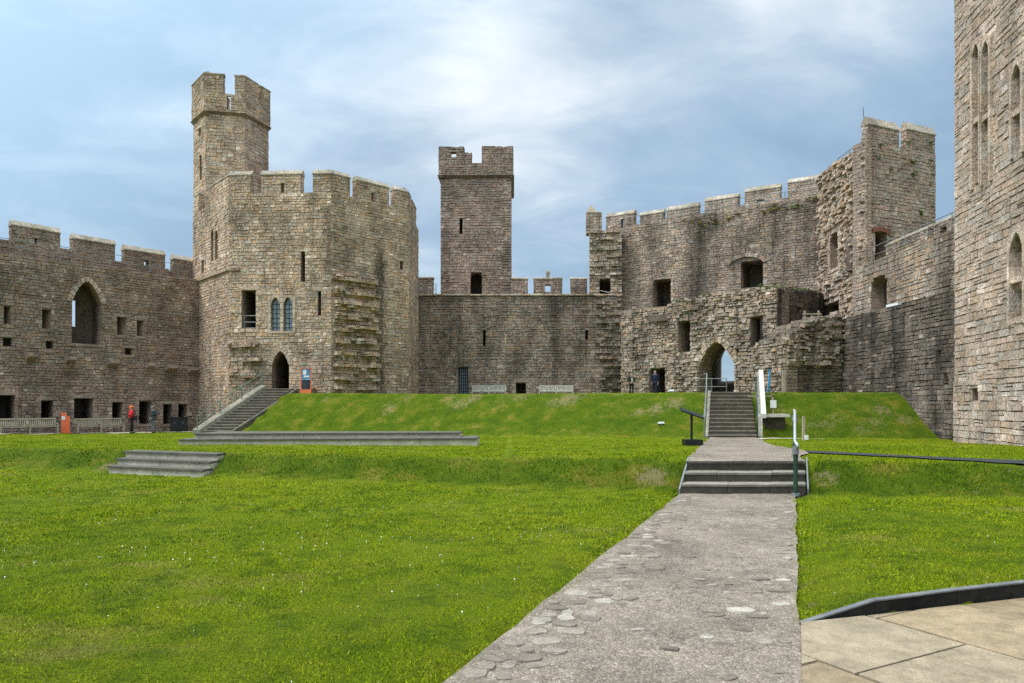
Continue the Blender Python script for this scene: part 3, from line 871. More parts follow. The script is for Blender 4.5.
# ------------------------------------------------------------------ octagonal tower with its turret
def octagon(A, B, n=8, ccw=1):
    pts = [Vector(A), Vector(B)]; e = Vector(B)-Vector(A); a = 2*math.pi/n*ccw
    for k in range(n-2):
        e = Vector((e.x*math.cos(a)-e.y*math.sin(a), e.x*math.sin(a)+e.y*math.cos(a))); pts.append(pts[-1]+e)
    return pts
def left_tower():
    t = thing('polygonal_tower', 'large tan eight sided castle tower topped by a tall corner turret', 'tower', (-16, 58.5, 0))
    V = [Vector(p) for p in ((-19.8, 50.4), (-12.57, 50.0), (-7.85, 54.5), (-7.9, 60.6), (-11.5, 65.5), (-19, 66), (-24.6, 62), (-24.7, 55.8))]
    cen = sum(V, Vector((0, 0)))/8
    top = EYE+14.75
    faces = [Wall(V[k], V[(k+1) % 8], cen) for k in range(8)]
    fr, rt, lf = faces[0], faces[1], faces[7]
    HF = [fr.hole(242, 256, 290, 330, kind='window', depth=3), fr.hole(272, 289, 351, 389.5, 'pointed', 'door', 4, ring=.3, sill=False),
          fr.hole(271.5, 280, 297, 331, 'pointed', 'window', .3, ring=.0), fr.hole(284, 292.5, 297, 331, 'pointed', 'window', .3, ring=.0),
          fr.hole(301, 305, 253, 282, 'round', 'slit', 1.5, ring=.0), fr.hole(318, 321, 291, 315, 'flat', 'slit', 1.5, sill=False)]
    HR = [rt.hole(400, 403, 261, 270, kind='slit', depth=1.2, sill=False)]
    HL = [lf.hole(211, 213.6, 230, 260, 'pointed', 'window', 1.2, ring=0), lf.hole(215, 218, 230, 260, 'pointed', 'window', 1.2, ring=0), lf.hole(202, 204.5, 260, 274, kind='slit', depth=1.2, sill=False)]
    HL[0].sill = HL[1].sill = False
    def stF(u, z):
        px0 = fr.u(329); s = math.exp(-((u-px0)/.35)**2)*(1 if fr.z(330, 275) < z < fr.z(330, 205) else 0)*.7
        return s
    uR0, uR1 = rt.u(333), rt.u(377); zt_, zb_ = rt.z(350, 274), rt.z(350, 388)
    uS = rt.u(381)
    def stR(u, z):
        a = math.exp(-((u-uS)/.34)**2)*.95*min(1, max(0, (rt.z(381, 228)-z)/2.5))
        b = .5*math.exp(-((u-rt.u(345))/.9)**2)*(1 if z > zt_ else 0)*max(0, mn.noise((u*1.5, z*.15, 1))+.5)
        return min(1, a+b)
    lg = ledges(.86, .56, .04, .2)
    def prR(u, z, rnd):
        if uR0 < u < uR1 and zb_ < z < zt_: return lg(u, z, rnd)-.05
        return 0
    uL0, uL1 = fr.u(224), fr.u(259); zl0, zl1 = fr.z(240, 386), fr.z(240, 334)
    lg2 = ledges(1.0, .4, .0, .15, .4)
    def prF(u, z, rnd):
        if u < uL1 and zl0 < z < zl1: return lg2(u, z, rnd)-.04
        if u < fr.u(243) and zl1 < z < fr.z(240, 288) and u > fr.u(236): return .1*rnd.random()
        return 0
    for k, w in enumerate(faces):
        mb = MB()
        if k in (0, 1, 7):
            masonry(mb, w, -.8, top, .9, {0: HF, 1: HR, 7: HL}[k], course=.27, ln=(.28, .75), relief=.045, seed=20+k, prot={0: prF, 1: prR, 7: None}[k], stain={0: stF, 1: stR, 7: None}[k], u0=-.03, u1=w.L+.03, tb={0: .08, 1: .05, 7: 0}[k])
        else:
            masonry(mb, w, 0, top, .9, (), course=.45, ln=(.6, 1.3), relief=.05, seed=20+k)
        mb.build('tower_face', M['tan'], t)
    for h in HF: 
        o = lining(fr, h, t, 'glazed_lancet' if h.depth == .3 else None)
        if h.depth == .3:
            g = MB(); pl = h.poly(10); i = g.vs([fr.P(u, z, -.2) for u, z in pl]); g.face([i+k for k in range(len(pl))]); g.build('leaded_glass', M['glass'], o)
            b = MB()
            for f in np.linspace(.12, .88, 6):
                z = h.z0+(h.z1-h.z0)*f*.9; b.box(fr.P((h.u0+h.u1)/2, z, -.18), (h.u1-h.u0, .03, .03), math.atan2(fr.t.y, fr.t.x))
            b.box(fr.P((h.u0+h.u1)/2, (h.z0+h.z1)/2-.1, -.175), (.03, .03, (h.z1-h.z0)*.8), math.atan2(fr.t.y, fr.t.x)); b.build('glazing_bar', M['iron'], o)
    # dressed frame of the pair of lancets
    sb = MB(); rn = random.Random(3)
    for (pa, pb) in ((268.6, 271.3), (280.3, 283.7), (292.8, 295.6)):
        ua, ub = fr.u(pa), fr.u(pb); z = HF[2].z0-.15
        while z < HF[2].z1+.1:
            h = rn.uniform(.3, .5); ub2 = ub
            sb.hexa([fr.P(ua, z, -.2), fr.P(ub2, z, -.2), fr.P(ub2, z+h-.015, -.2), fr.P(ua, z+h-.015, -.2), fr.P(ua+.01, z+.01, .075), fr.P(ub2-.01, z+.01, .075), fr.P(ub2-.01, z+h-.03, .075), fr.P(ua+.01, z+h-.03, .075)], (rn.uniform(.5, 1), rn.random()*.9, 0)); z += h
    for h in HF[2:4]:
        for sg in (-1, 1):
            c = (h.u0+h.u1)/2; hw = (h.u1-h.u0)/2
            P = [(c+sg*hw*x, h.spring+h.top(x)) for x in np.linspace(0, 1, 6)]+[(c+sg*(hw+.02), h.z1+.12), (c, h.z1+.12)]
            i = sb.vs([fr.P(u, z, .068) for u, z in P], (.8, .4, 0)); sb.face([i+k for k in range(len(P))])
    sb.build('window_frame', M['dress'], t)
    for h in HR: lining(rt, h, t)
    for h in HL: lining(lf, h, t)
    # string course on the left face
    s = MB(); z = lf.z(205, 279)
    for w, a, b in ((lf, 0, lf.L), (fr, 0, fr.u(240))):
        if b < a: a, b = b, a
        s.hexa([w.P(a, z-.12, -.1), w.P(b, z-.12, -.1), w.P(b, z+.12, -.1), w.P(a, z+.12, -.1), w.P(a, z-.04, .16), w.P(b, z-.04, .16), w.P(b, z+.06, .16), w.P(a, z+.06, .16)], (.5, .2, .4))
    s.build('string_course', M['tan'], t)
    # guard rail in the broken window
    g = MB(); h = HF[0]
    for f in (.05, .2, .36): g.tube([fr.P(h.u0, h.z0+(h.z1-h.z0)*f, -.1), fr.P(h.u1, h.z0+(h.z1-h.z0)*f, -.1)], .035, 6)
    g.tube([fr.P(h.u0+.12, h.z0, -.1), fr.P(h.u0+.12, h.z0+1.05, -.1)], .03, 6); g.build('railing', M['steel_dull'], t)
    # merlons
    mt = EYE+16.05
    def ms(*sg): merlon(list(sg), t, M['tan'], .6, .42, relief=.04)
    zc = top-.05
    ms((lf, lf.u(209), lf.L, zc, mt, None), (fr, 0, fr.u(250.5), zc, mt, None))
    ms((fr, fr.u(261.5), fr.u(301), zc, mt, fr.hole(281, 284, 183, 199, kind='slit', depth=.7, slit='open', sill=False)))
    ms((fr, fr.u(313), fr.L, zc, mt, None), (rt, 0, rt.u(350), zc, mt, None))
    ms((rt, rt.u(357), rt.u(389), zc, mt, rt.hole(371.5, 373.5, 192, 212, kind='slit', depth=.4, sill=False)))
    ms((rt, rt.u(395), rt.L-.05, zc, mt, None), (faces[2], .0, 1.2, zc, mt, None))
    ms((lf, .3, lf.u(199), zc, mt, None))
    for k in (2, 3, 4, 5, 6):
        w = faces[k]; ms((w, 2, 4.6, zc, mt, None))
    roof_slab(t, [tuple(cen+(v-cen)*.93) for v in V], top-1.0)
    # the turret: six sided
    rr, cx, cd = 2.82, -22.45, 57.6
    rot = R(11)
    hv = [Vector((cx+rr*math.cos(R(60*k)+rot), cd+rr*math.sin(R(60*k)+rot))) for k in range(6)]   # 4,5 = front pair
    hc = Vector((cx, cd)); hz1 = EYE+22.3
    crown = [hc+(v-hc)*1.05 for v in hv]
    mb = MB(); holes = []
    for k in range(6):
        w = Wall(hv[k], hv[(k+1) % 6], hc); hs = []
        if k == 3:
            hs = [w.hole(199, 201, 128, 137, kind='slit', depth=.8, sill=False), w.hole(200, 202, 155, 180, kind='slit', depth=.8, sill=False)]
        masonry(mb, w, 8, hz1, .7, hs, course=.33, ln=(.35, .9), relief=.04, seed=40+k, u0=-.02, u1=w.L+.02)
        holes += [(w, h) for h in hs]
    sh = mb.build('turret_shaft', M['tan'], t)
    for w, h in holes: lining(w, h, sh)
    cb = MB(); sc = MB(); cw = [Wall(crown[k], crown[(k+1) % 6], hc) for k in range(6)]
    for k, w in enumerate(cw):
        hs = [w.hole(227, 230.5, 96, 110, kind='slit', depth=.7, slit='open', sill=False)] if k == 4 else []
        masonry(cb, w, hz1+.1, EYE+23.75, .55, hs, course=.3, ln=(.35, .8), relief=.04, seed=60+k, u0=-.02, u1=w.L+.02, tb=-.12)
        sc.hexa([w.P(-.12, hz1-.2, -.3), w.P(w.L+.12, hz1-.2, -.3), w.P(w.L+.12, hz1+.12, -.3), w.P(-.12, hz1+.12, -.3), w.P(-.0, hz1-.2, -.18), w.P(w.L, hz1-.2, -.18), w.P(w.L+.09, hz1+.1, .1), w.P(-.09, hz1+.1, .1)], (.2, .2, .5))
    co = cb.build('turret_crown', M['tan'], t); sc.build('string_course', M['tan'], co)
    z0, z1 = EYE+23.7, EYE+25.25
    q = lambda *sg: merlon(list(sg), t, M['tan'], .5, .22, relief=.04, tb=-.1)
    L3 = cw[3].L
    q((cw[3], .0, L3, z0, z1, cw[3].hole(198.5, 200, 100, 116, kind='slit', depth=.3, sill=False)), (cw[4], 0, cw[4].u(223.5), z0, z1, None))
    q((cw[4], cw[4].u(235), cw[4].L, z0, z1, None), (cw[5], 0, cw[5].L*.5, z0, z1, None))
    q((cw[5], cw[5].L*.62, cw[5].L, z0, z1, None), (cw[0], 0, .9, z0, z1, None))
    q((cw[0], 2.0, cw[0].L, z0, z1, None), (cw[1], 0, 1.1, z0, z1, None)); q((cw[1], 2.1, cw[1].L, z0, z1, None), (cw[2], 0, 1.0, z0, z1, None))
    roof_slab(t, [tuple(hc+(v-hc)*.8) for v in hv], hz1+.4)
    tufts('wall_plant', [fr.P(fr.u(px), fr.z(px, py), .08)+(s,) for px, py, s in [(316, 267, 1), (346, 229, 1), (372, 214, .8), (318, 336, .7), (313, 275, .6), (228, 335, 1)]], t, M['moss'], .16, 14)
left_tower()

# ------------------------------------------------------------------ middle curtain wall and the watch tower behind it
def mid_wall():
    t = thing('curtain_wall', 'low dark curtain wall between the two towers, benches along its foot', 'castle wall', (0, 62.5, TER))
    w = Wall((-8.6, 62.3), (9.4, 62.3)); z1 = EYE+9.5
    H = [w.hole(458.5, 468, 367, 396, 'segment', 'door', 1.0, ring=0, sill=False), w.hole(516, 526, 382, 397, kind='door', depth=1.9, sill=False),
         w.hole(483, 485.5, 330, 346, kind='slit', depth=1.5, sill=False), w.hole(585.5, 588, 330, 341, kind='slit', depth=1.5, sill=False)]
    ur = w.u(598); lg = ledges(.62, .4, .05, .2)
    pr = lambda u, z, r: lg(u, z, r) if u > ur else 0
    st = lambda u, z: max(0, mn.noise((u*.45, z*.12, 5))+.15)*.9*min(1, max(0, (z-4.0)/3))
    mb = MB(); masonry(mb, w, TER-.6, z1, 1.9, H, course=.3, ln=(.3, .8), relief=.05, seed=80, prot=pr, stain=st); mb.build('wall_face', M['mid'], t)
    for h in H: lining(w, h, t)
    g = MB(); h = H[0]
    for f in np.linspace(.06, .94, 5): g.box(w.P(h.u0+(h.u1-h.u0)*f, (h.z0+h.z1)/2, -.25), (.045, .05, h.z1-h.z0))
    for f in np.linspace(.05, .95, 9): g.box(w.P((h.u0+h.u1)/2, h.z0+(h.z1-h.z0)*f, -.22), (h.u1-h.u0, .03, .045))
    bk = MB(); i = bk.vs([w.P(h.u0, h.z0, -.5), w.P(h.u1, h.z0, -.5), w.P(h.u1, h.z1, -.5), w.P(h.u0, h.z1, -.5)]); bk.face([i, i+1, i+2, i+3])
    gg = g.build('iron_gate', M['iron'], t); bk.build('glass', M['glass'], gg)
    cp = MB(); u = 0; rn = random.Random(9)
    while u < w.L:
        l = rn.uniform(.5, 1.1); cp.hexa([w.P(u, z1-.03, -2.2), w.P(u+l-.02, z1-.03, -2.2), w.P(u+l-.02, z1+.14, -2.2), w.P(u, z1+.14, -2.2), w.P(u, z1-.03, .14), w.P(u+l-.02, z1-.03, .14+rn.uniform(-.04, .05)), w.P(u+l-.02, z1+.1+rn.uniform(-.04, .05), .14), w.P(u, z1+.1, .13)], (rn.random(), rn.random(), 0)); u += l
    cp.build('ledge', M['pale'], t)
    p = w.off(-2.8); pb = MB(); masonry(pb, p, z1-1, EYE+9.9, .6, (), course=.3, relief=.04, seed=81); pb.build('parapet', M['mid'], t)
    for (a, b, yt, sl) in [(417, 433, 278.5, None), (512, 527.5, 279, None), (534, 562, 279, (545, 551, 284, 293)), (571, 587, 279, None)]:
        s = p.hole(*sl, kind='slit', depth=.7, slit='open', sill=False) if sl else None
        merlon([(p, p.u(a), p.u(b), EYE+9.8, p.z(a, yt), s)], t, M['mid'], .55, .2, relief=.035)
    kn = MB(); c = p.P(p.u(548), p.z(548, 276), -.3); kn.box(c, (.3, .3, .5)); kn.ell((c[0], c[1], c[2]+.35), (.2, .2, .22)); kn.build('finial', M['coping'], t)
    tufts('wall_plant', [w.P(w.u(px), z1+.1, -.05)+(s,) for px, s in [(430, .5), (445, .8), (470, .5), (497, .8), (540, .7), (556, .6), (575, .9), (583, .8), (590, .7)]], t, M['moss_dry'], .22, 16, 3)
    rb = MB(); rail_line(rb, w, [419, 436], -.4, lambda u: z1, 1.0, (.55, 1.0), .025); rb.build('railing', M['steel_dull'], t)
mid_wall()
def watch_tower():
    t = thing('watch_tower', 'slender square brown tower rising behind the low middle wall', 'tower', (-3.2, 69, 2))
    d0 = 66.0; xa, xb = XP(441, d0), XP(511, d0); dep = xb-xa
    V = [Vector((xa, d0)), Vector((xb, d0)), Vector((xb, d0+dep)), Vector((xa, d0+dep))]; cen = (V[0]+V[2])/2
    zs = ZP(177, d0); tp = ZP(164, d0)
    mb = MB(); fr = Wall(V[0], V[1], cen)
    H = [fr.hole(470.5, 482, 272, 300, 'round', 'door', 2.5, ring=.0, sill=False), fr.hole(459.5, 462.5, 218, 235, kind='slit', depth=1.5, sill=False)]
    for k in range(4):
        w = Wall(V[k], V[(k+1) % 4], cen); masonry(mb, w, 6, zs, .8, H if k == 0 else (), course=.3, ln=(.3, .8), relief=.045, seed=90+k, u0=-.03, u1=w.L+.03)
    b = mb.build('tower_body', M['mid2'], t)
    for h in H: lining(fr, h, b)
    cr = [cen+(v-cen)*1.055 for v in V]; cb = MB(); sc = MB()
    for k in range(4):
        w = Wall(cr[k], cr[(k+1) % 4], cen); masonry(cb, w, zs+.1, tp, .6, (), course=.28, ln=(.3, .7), relief=.05, seed=95+k, u0=-.03, u1=w.L+.03)
        sc.hexa([w.P(-.1, zs-.15, -.3), w.P(w.L+.1, zs-.15, -.3), w.P(w.L+.1, zs+.13, -.3), w.P(-.1, zs+.13, -.3), w.P(0, zs-.12, -.1), w.P(w.L, zs-.12, -.1), w.P(w.L+.1, zs+.1, .12), w.P(-.1, zs+.1, .12)], (.1, .2, .4))
    c = cb.build('tower_crown', M['mid2'], t); sc.build('string_course', M['mid2'], c)
    W = [Wall(cr[k], cr[(k+1) % 4], cen) for k in range(4)]; f = W[0]
    q = lambda *sg: merlon(list(sg), t, M['mid2'], .6, 0, relief=.05, ruin=.22)
    zt = ZP(147.5, d0)
    q((f, 0, f.u(464), tp-.05, zt, f.hole(451, 456, 152, 158, kind='slit', depth=.6, sill=False)), (f, f.u(464), f.u(471.5), tp-.05, ZP(153, d0), None), (W[3], W[3].L-2.2, W[3].L, tp-.05, zt, None))
    q((f, f.u(482), f.L, tp-.05, zt+.05, None), (W[1], 0, 2.4, tp-.05, zt, None))
    q((W[1], 4.3, W[1].L, tp-.05, zt, None), (W[2], 0, 2.4, tp-.05, zt, None)); q((W[2], 4.3, W[2].L, tp-.05, zt, None), (W[3], 0, 2.2, tp-.05, zt, None))
    roof_slab(t, [tuple(v) for v in V], zs+.3)
M['mid2'] = stone_mat('stone_watch_tower', (.15, .115, .085), (.25, .196, .148), (.36, .295, .228), (.27, .18, .12), (.07, .058, .047), .45, .3, .4, .3, 1.15)
watch_tower()


# ------------------------------------------------------------------ the gate: tall back wall, ruined lower front
def gatehouse():
    t = thing('gatehouse', 'ruined grey gatehouse with a pointed arch and a high battlemented back wall', 'gatehouse', (15, 55, TER))
    # narrow pier at the far left end
    pa = Wall((6.56, 63.0), (9.55, 62.6)); zt = EYE+15.2
    H0 = [pa.hole(599.5, 610.5, 278, 303, 'round', 'window', 2.5, ring=0, sill=False)]
    mb = MB(); masonry(mb, pa, TER-.5, zt, 2.2, H0, course=.3, ln=(.35, .9), relief=.06, seed=100, prot=ledges(.72, .3, .02, .15), tb=.12, u0=.2)
    pier = mb.build('pier', M['gate'], t); lining(pa, H0[0], pier)
    rb = MB(); h = H0[0]
    for f in (.15, .4): rb.tube([pa.P(h.u0, h.z0+(h.z1-h.z0)*(f+.1), .05), pa.P(h.u1, h.z0+(h.z1-h.z0)*f, .05)], .03, 6)
    rb.build('railing', M['steel'], pier)
    # tall wall
    w = Wall((9.45, 64.1), (24.1, 54.6))
    crp = [(600, 228), (622, 228), (662, 222), (700, 216), (740, 209), (785, 203), (835, 196)]
    top = lerp_px(w, crp)
    H = [w.hole(653.5, 671, 278, 309, 'segment', 'window', 2.4, ring=0), w.hole(741, 763, 259, 289, 'segment', 'window', 2.6, ring=.0, sill=False),
         Hole(w.u(712), w.u(745), TER-1, w.z(729, 340), 'flat', 'door', 2.0)]
    st = lambda u, z: max(0, mn.noise((u*.35, z*.09, 8))+.1)*1.0
    ur0, ur1 = w.u(728), w.u(742)
    mb = MB(); masonry(mb, w, TER-.5, EYE+16.5, 2.0, H, top=top, course=.27, ln=(.28, .7), relief=.05, seed=101, stain=st, tb=.02)
    wf = mb.build('back_wall', M['gate'], t)
    for h in H[:2]: lining(w, h, wf)
    # shallow arched recess round the wide window
    ab = MB(); h = H[1]; ua, ub = w.u(729), w.u(764); rn = random.Random(5); N = 15
    for k in range(N):
        a0, a1 = math.pi*(.08+.84*k/N), math.pi*(.08+.84*(k+1)/N)-.02; c = (ua+ub)/2; hw = (ub-ua)/2
        pt = lambda a, g: (c+(hw+g)*math.cos(a), h.z1-.55+(.75+g)*math.sin(a)); r = .16
        i0, i1, o0, o1 = pt(a0, 0), pt(a1, 0), pt(a0, .3), pt(a1, .3)
        ab.hexa([w.P(*i0, -.1), w.P(*i1, -.1), w.P(*o1, -.1), w.P(*o0, -.1), w.P(*i0, r), w.P(*i1, r), w.P(*o1, r), w.P(*o0, r)], (rn.random(), rn.random(), 0))
    ab.build('arch_surround', M['gate'], wf)
    p = w.off(-1.9, .4, 0)
    cr = lerp_px(p, [(600, 226), (640, 224.5), (665, 220), (702, 214), (742, 206), (785, 199), (835, 190)])
    pb = MB(); masonry(pb, p, EYE+14.2, EYE+17.2, .55, (), top=cr, course=.26, relief=.045, seed=102); pb.build('parapet', M['gate'], t)
    for (a, b, ya, yb, sl) in [(606, 634, 214, 217, (621, 624, 219, 227)), (640, 663, 215, 214, None), (667, 698, 211, 206, (679, 684.5, 216, 227)), (705, 738, 202, 197, None), (745, 780, 193, 187, (757, 764, 199, 208)), (788, 826, 184, 177, None)]:
        ua, ub = p.u(a), p.u(b); zz = (p.z(a, ya)+p.z(b, yb))/2
        s = p.hole(*sl, kind='window', depth=.7, slit='open', sill=False) if sl else None
        merlon([(p, ua, ub, cr((ua+ub)/2)-.5, zz, s)], t, M['gate'], .55, .42)
    # pinnacle
    pm = MB(); q = Wall((XP(586.5, 63), 63.2), (XP(602, 63), 63.1)); masonry(pm, q, zt-.1, ZP(212, 63), 1.1, (), course=.28, relief=.04, seed=105, ln=(.3, .6))
    i = pm.vs([q.P(0, ZP(212, 63), .05), q.P(.95, ZP(212, 63), .05), q.P(.95, ZP(212, 63), -1.1), q.P(0, ZP(212, 63), -1.1), q.P(.45, ZP(202, 63), -.5)], (.5, .2, 0))
    for k in range(4): pm.face([i+k, i+(k+1) % 4, i+4])
    pm.build('pinnacle', M['gate'], t)
    rb = MB(); rail_line(rb, w, [624, 650, 682, 712, 745, 785, 824], -.3, lambda u: top(u)-.05, 1.0, (.5, 1.0), .025); rb.build('railing', M['steel_dull'], t)
    tufts('wall_plant', [w.P(w.u(px), top(w.u(px))-.15+dz, .02)+(s,) for px, s, dz in [(692, .9, -.4), (700, 1.2, -.6), (708, 1.2, -.8), (715, 1.4, -.7), (722, 1.0, -.9), (730, 1.3, -.6), (738, .9, -.4), (764, 1, -.5), (770, 1.2, -.4), (776, 1, -.3), (786, .9, -.5), (808, 1.1, .0), (816, 1, .0)]], t, M['moss_dry'], .3, 26, 4)
    tufts('wall_plant', [w.P(w.u(px), w.z(px, py), .06)+(s,) for px, py, s in [(797, 208, 1.2), (793, 209, 1.2), (664, 274, 1), (802, 207, .8), (630, 236, .8), (760, 226, .7), (700, 240, .6)]], t, M['moss'], .25, 22, 6)
    # lower front
    rq = random.Random(77)
    def rubble(w_, u0, u1, zlo, topf, n, holes, rb, smin=.14, smax=.36):
        for _ in range(n):
            u = rq.uniform(u0, u1); z = rq.uniform(zlo, topf(u)+.1)
            if any(h.u0-.35 < u < h.u1+.35 and h.z0-.3 < z < h.z1+.5 for h in holes): continue
            sz = rq.uniform(smin, smax); c = w_.P(u, z, rq.uniform(-.03, .09))
            mt = Matrix.Translation(c) @ Matrix.Rotation(math.atan2(w_.t.y, w_.t.x)+rq.gauss(0, .35), 4, 'Z') @ Matrix.Rotation(rq.gauss(0, .3), 4, 'X') @ Matrix.Rotation(rq.gauss(0, .22), 4, 'Y')
            a, b, d = sz*rq.uniform(.6, 1.1), sz*.7, sz*rq.uniform(.3, .6); q = lambda: rq.uniform(.62, 1.0)
            P = [mt @ Vector((x*a*q(), y*b*q(), zz*d*q())) for x, y, zz in ((-1, 1, -1), (1, 1, -1), (1, 1, 1), (-1, 1, 1), (-1, -1, -1), (1, -1, -1), (1, -1, 1), (-1, -1, 1))]
            rb.hexa([tuple(p*1) for p in P], (min(1, max(0, rq.gauss(.55, .22))), rq.random(), 0))
    def raggy(w_, pts, amp=.16, s=1.3):
        f = lerp_px(w_, pts); return lambda u: f(u)+amp*mn.noise((u*s, w_.A.x, 3))+amp*.6*mn.noise((u*3.1, w_.A.y, 9))
    rec = Wall((8.9, 58.6), (12.1, 55.6)); fw = Wall((11.85, 54.5), (17.7, 48.0)); ret = Wall((17.7, 48.0), (23.4, 53.6))
    hd = rec.hole(650, 665.5, 368, 398, 'segment', 'door', 3.0, ring=0, sill=False)
    mb = MB(); masonry(mb, rec, TER-.5, EYE+8.3, 1.6, [hd], top=raggy(rec, [(615, 311), (640, 309), (668, 307)]), course=.28, relief=.07, seed=110, prot=lambda u, z, r: .16*r.random()**2, ln=(.3, .8)); 
    r_ = mb.build('recess_wall', M['gate'], t); lining(rec, hd, r_)
    E0u, E1u = fw.u(699.5), fw.u(735.5)
    arch = Hole(E0u, E1u, TER-.3, fw.z(718, 341.5), 'pointed', 'door', 2, ring=.45, sill=False); arch.spring = fw.z(718, 366)
    HF = [fw.hole(679, 691, 320, 352, 'segment', 'window', 2.6, ring=0), fw.hole(751, 763.5, 316, 347, 'flat', 'window', 2.6), arch]
    tf = raggy(fw, [(650, 309), (668, 305), (682, 302), (700, 298), (720, 295), (745, 293), (762, 289), (776, 288)])
    lgf = ledges(.95, .14, .0, .2)
    mb = MB(); masonry(mb, fw, TER-.5, EYE+8.6, 1.6, HF, top=tf, course=.27, relief=.08, seed=111, prot=lambda u, z, r: lgf(u, z, r)+.08*r.random(), ln=(.28, .8), tb=.1)
    rubble(fw, .1, fw.L-.1, TER, tf, 230, HF, mb)
    f_ = mb.build('gate_front', M['gate'], t)
    for h in HF[:2]: lining(fw, h, f_)
    hr_ = [ret.hole(797, 801, 307, 312, kind='slit', depth=.8, sill=False), ret.hole(808, 812, 314, 320, kind='slit', depth=.8, sill=False)]
    mb = MB(); masonry(mb, ret, TER-.5, EYE+8.6, 1.2, hr_, top=raggy(ret, [(774, 288), (790, 291), (805, 291), (820, 293)], .08), course=.26, relief=.05, seed=112, stain=lambda u, z: .45); q_ = mb.build('side_wall', M['black'], t)
    for h in hr_: lining(ret, h, q_)
    # vaulted passage, lofted from the arch to the outer gate
    ew = Wall((9.45+.544*2.2, 64.1+.839*2.2), (24.1+.544*2.2, 54.6+.839*2.2))
    ex = Hole(ew.u(721.5), ew.u(738), ew.z(729, 381), ew.z(729, 346), 'pointed', 'door', 1); 
    pe = [fw.P(u, z, 0) for u, z in arch.poly(16)]; px_ = [ew.P(u, z, 0) for u, z in ex.poly(16)]
    mb = MB(); rn = random.Random(8); rings = []; K = 14
    for k in range(K+1):
        f = k/K; rings.append(mb.vs([tuple(Vector(a).lerp(Vector(b), f)) for a, b in zip(pe, px_)], (.45+.3*rn.random(), rn.random(), 0)))
    n = len(pe)
    for a, b in zip(rings, rings[1:]):
        for i in range(n): mb.face([a+i, b+i, b+(i+1) % n, a+(i+1) % n])
    v_ = mb.build('gate_passage', M['gate'], t)
    cpe = sum((Vector(p) for p in pe), Vector())/n; cpx = sum((Vector(p) for p in px_), Vector())/n
    for f in (.04, .2, .36, .55):
        rbm = MB(); qs = []
        for df, sc in ((0, 1.0), (0, .93), (.03, .93), (.03, 1.0)):
            c = cpe.lerp(cpx, f+df); qs.append(rbm.vs([tuple(c+(Vector(a).lerp(Vector(b), f+df)-c)*sc) for a, b in zip(pe, px_)], (.8, .3, 0)))
        for a in range(3):
            for i in range(1, n): rbm.face([qs[a]+i, qs[a]+(i+1) % n, qs[a+1]+(i+1) % n, qs[a+1]+i])
        rbm.build('vault_rib', M['pale'], v_)
    # voussoirs of the entrance arch
    vb = MB(); N = 17; c = (arch.u0+arch.u1)/2; hw = (arch.u1-arch.u0)/2
    for k in range(N):
        a0, a1 = math.pi*k/N+.012, math.pi*(k+1)/N-.012
        pt = lambda a, g: (c+(hw+g)*math.cos(a), arch.spring+arch.top(math.cos(a))+g*(math.sin(a)*.8+.2)); g = .42+rn.uniform(-.06, .12); r = .16+rn.uniform(-.05, .06)
        i0, i1, o0, o1 = pt(a0, -.02), pt(a1, -.02), pt(a0, g), pt(a1, g)
        vb.hexa([fw.P(*i0, -.25), fw.P(*i1, -.25), fw.P(*o1, -.25), fw.P(*o0, -.25), fw.P(*i0, r), fw.P(*i1, r), fw.P(*o1, r), fw.P(*o0, r)], (rn.random(), rn.random(), 0))
    vb.build('arch_surround', M['pale'], f_)
    roof_slab(t, [(9.2, 58.8), (11.3, 55.9), (17.6, 49.0), (22.6, 54.0), (10.2, 63.2)], EYE+7.0, .5, 'passage_light_block')  # unseen slab added to keep overhead light out of the passage
    tufts('wall_plant', [fw.P(u, tf(u)+.02, -.3*random.random())+(random.uniform(.5, 1.2),) for u in np.arange(0, fw.L, .34)], t, M['moss'], .26, 16, 7)
    tufts('wall_plant', [ret.P(u, raggy(ret, [(774, 288), (790, 291), (805, 291), (820, 293)], .08)(u)+.05, -.2)+(random.uniform(.5, 1.0),) for u in np.arange(.2, ret.L, .55)], t, M['moss'], .26, 14, 8)
    tufts('wall_plant', [fw.P(fw.u(px), fw.z(px, py), .25)+(s,) for px, py, s in [(683, 353, 1), (686, 352, .8), (700, 330, .7), (665, 345, .7), (742, 330, .6), (756, 349, .8)]], t, M['moss'], .2, 16, 9)
    # ruined stump on the right
    sb = Wall((16.6, 43.6), (20.5, 44.8)); z = raggy(sb, [(780, 346), (790, 336), (800, 327), (815, 322), (828, 316), (840, 314)], .22)
    mb = MB(); lg = ledges(.55, .25, 0, .35)
    zl = sb.z(810, 366)
    masonry(mb, sb, TER-.5, EYE+6.2, 2.6, (), top=z, course=.24, relief=.08, seed=120, prot=lambda u, zz, r: (lg(u, zz, r) if zz > zl else 0), ln=(.25, .8), stain=lambda u, zz: .6 if zz < zl else .05, tb=.05)
    e = Wall(sb.P(0, 0, .05)[:2], sb.P(0, 0, -3.2)[:2], sb.P(3, 0, -1)[:2]); masonry(mb, e, TER-.5, EYE+4.2, .8, (), top=lambda u: EYE+3.9+.3*mn.noise((u, 3, 3)), course=.24, relief=.08, seed=121, ln=(.25, .8), prot=lambda u, zz, r: .2*r.random()**2)
    rubble(sb, .1, sb.L-.1, zl, z, 90, (), mb, .16, .42)
    rn = random.Random(12); rb = mb
    for k in range(46):
        u = rn.uniform(.2, sb.L-.2); q_ = rn.uniform(.12, .3); rb.box(sb.P(u, z(u)+rn.uniform(-.1, .12), -rn.uniform(0, 1.2)), (q_*1.6, q_*1.1, q_*.7), rn.uniform(0, 3), (rn.random(), rn.random(), 0), rn.uniform(-.4, .4))
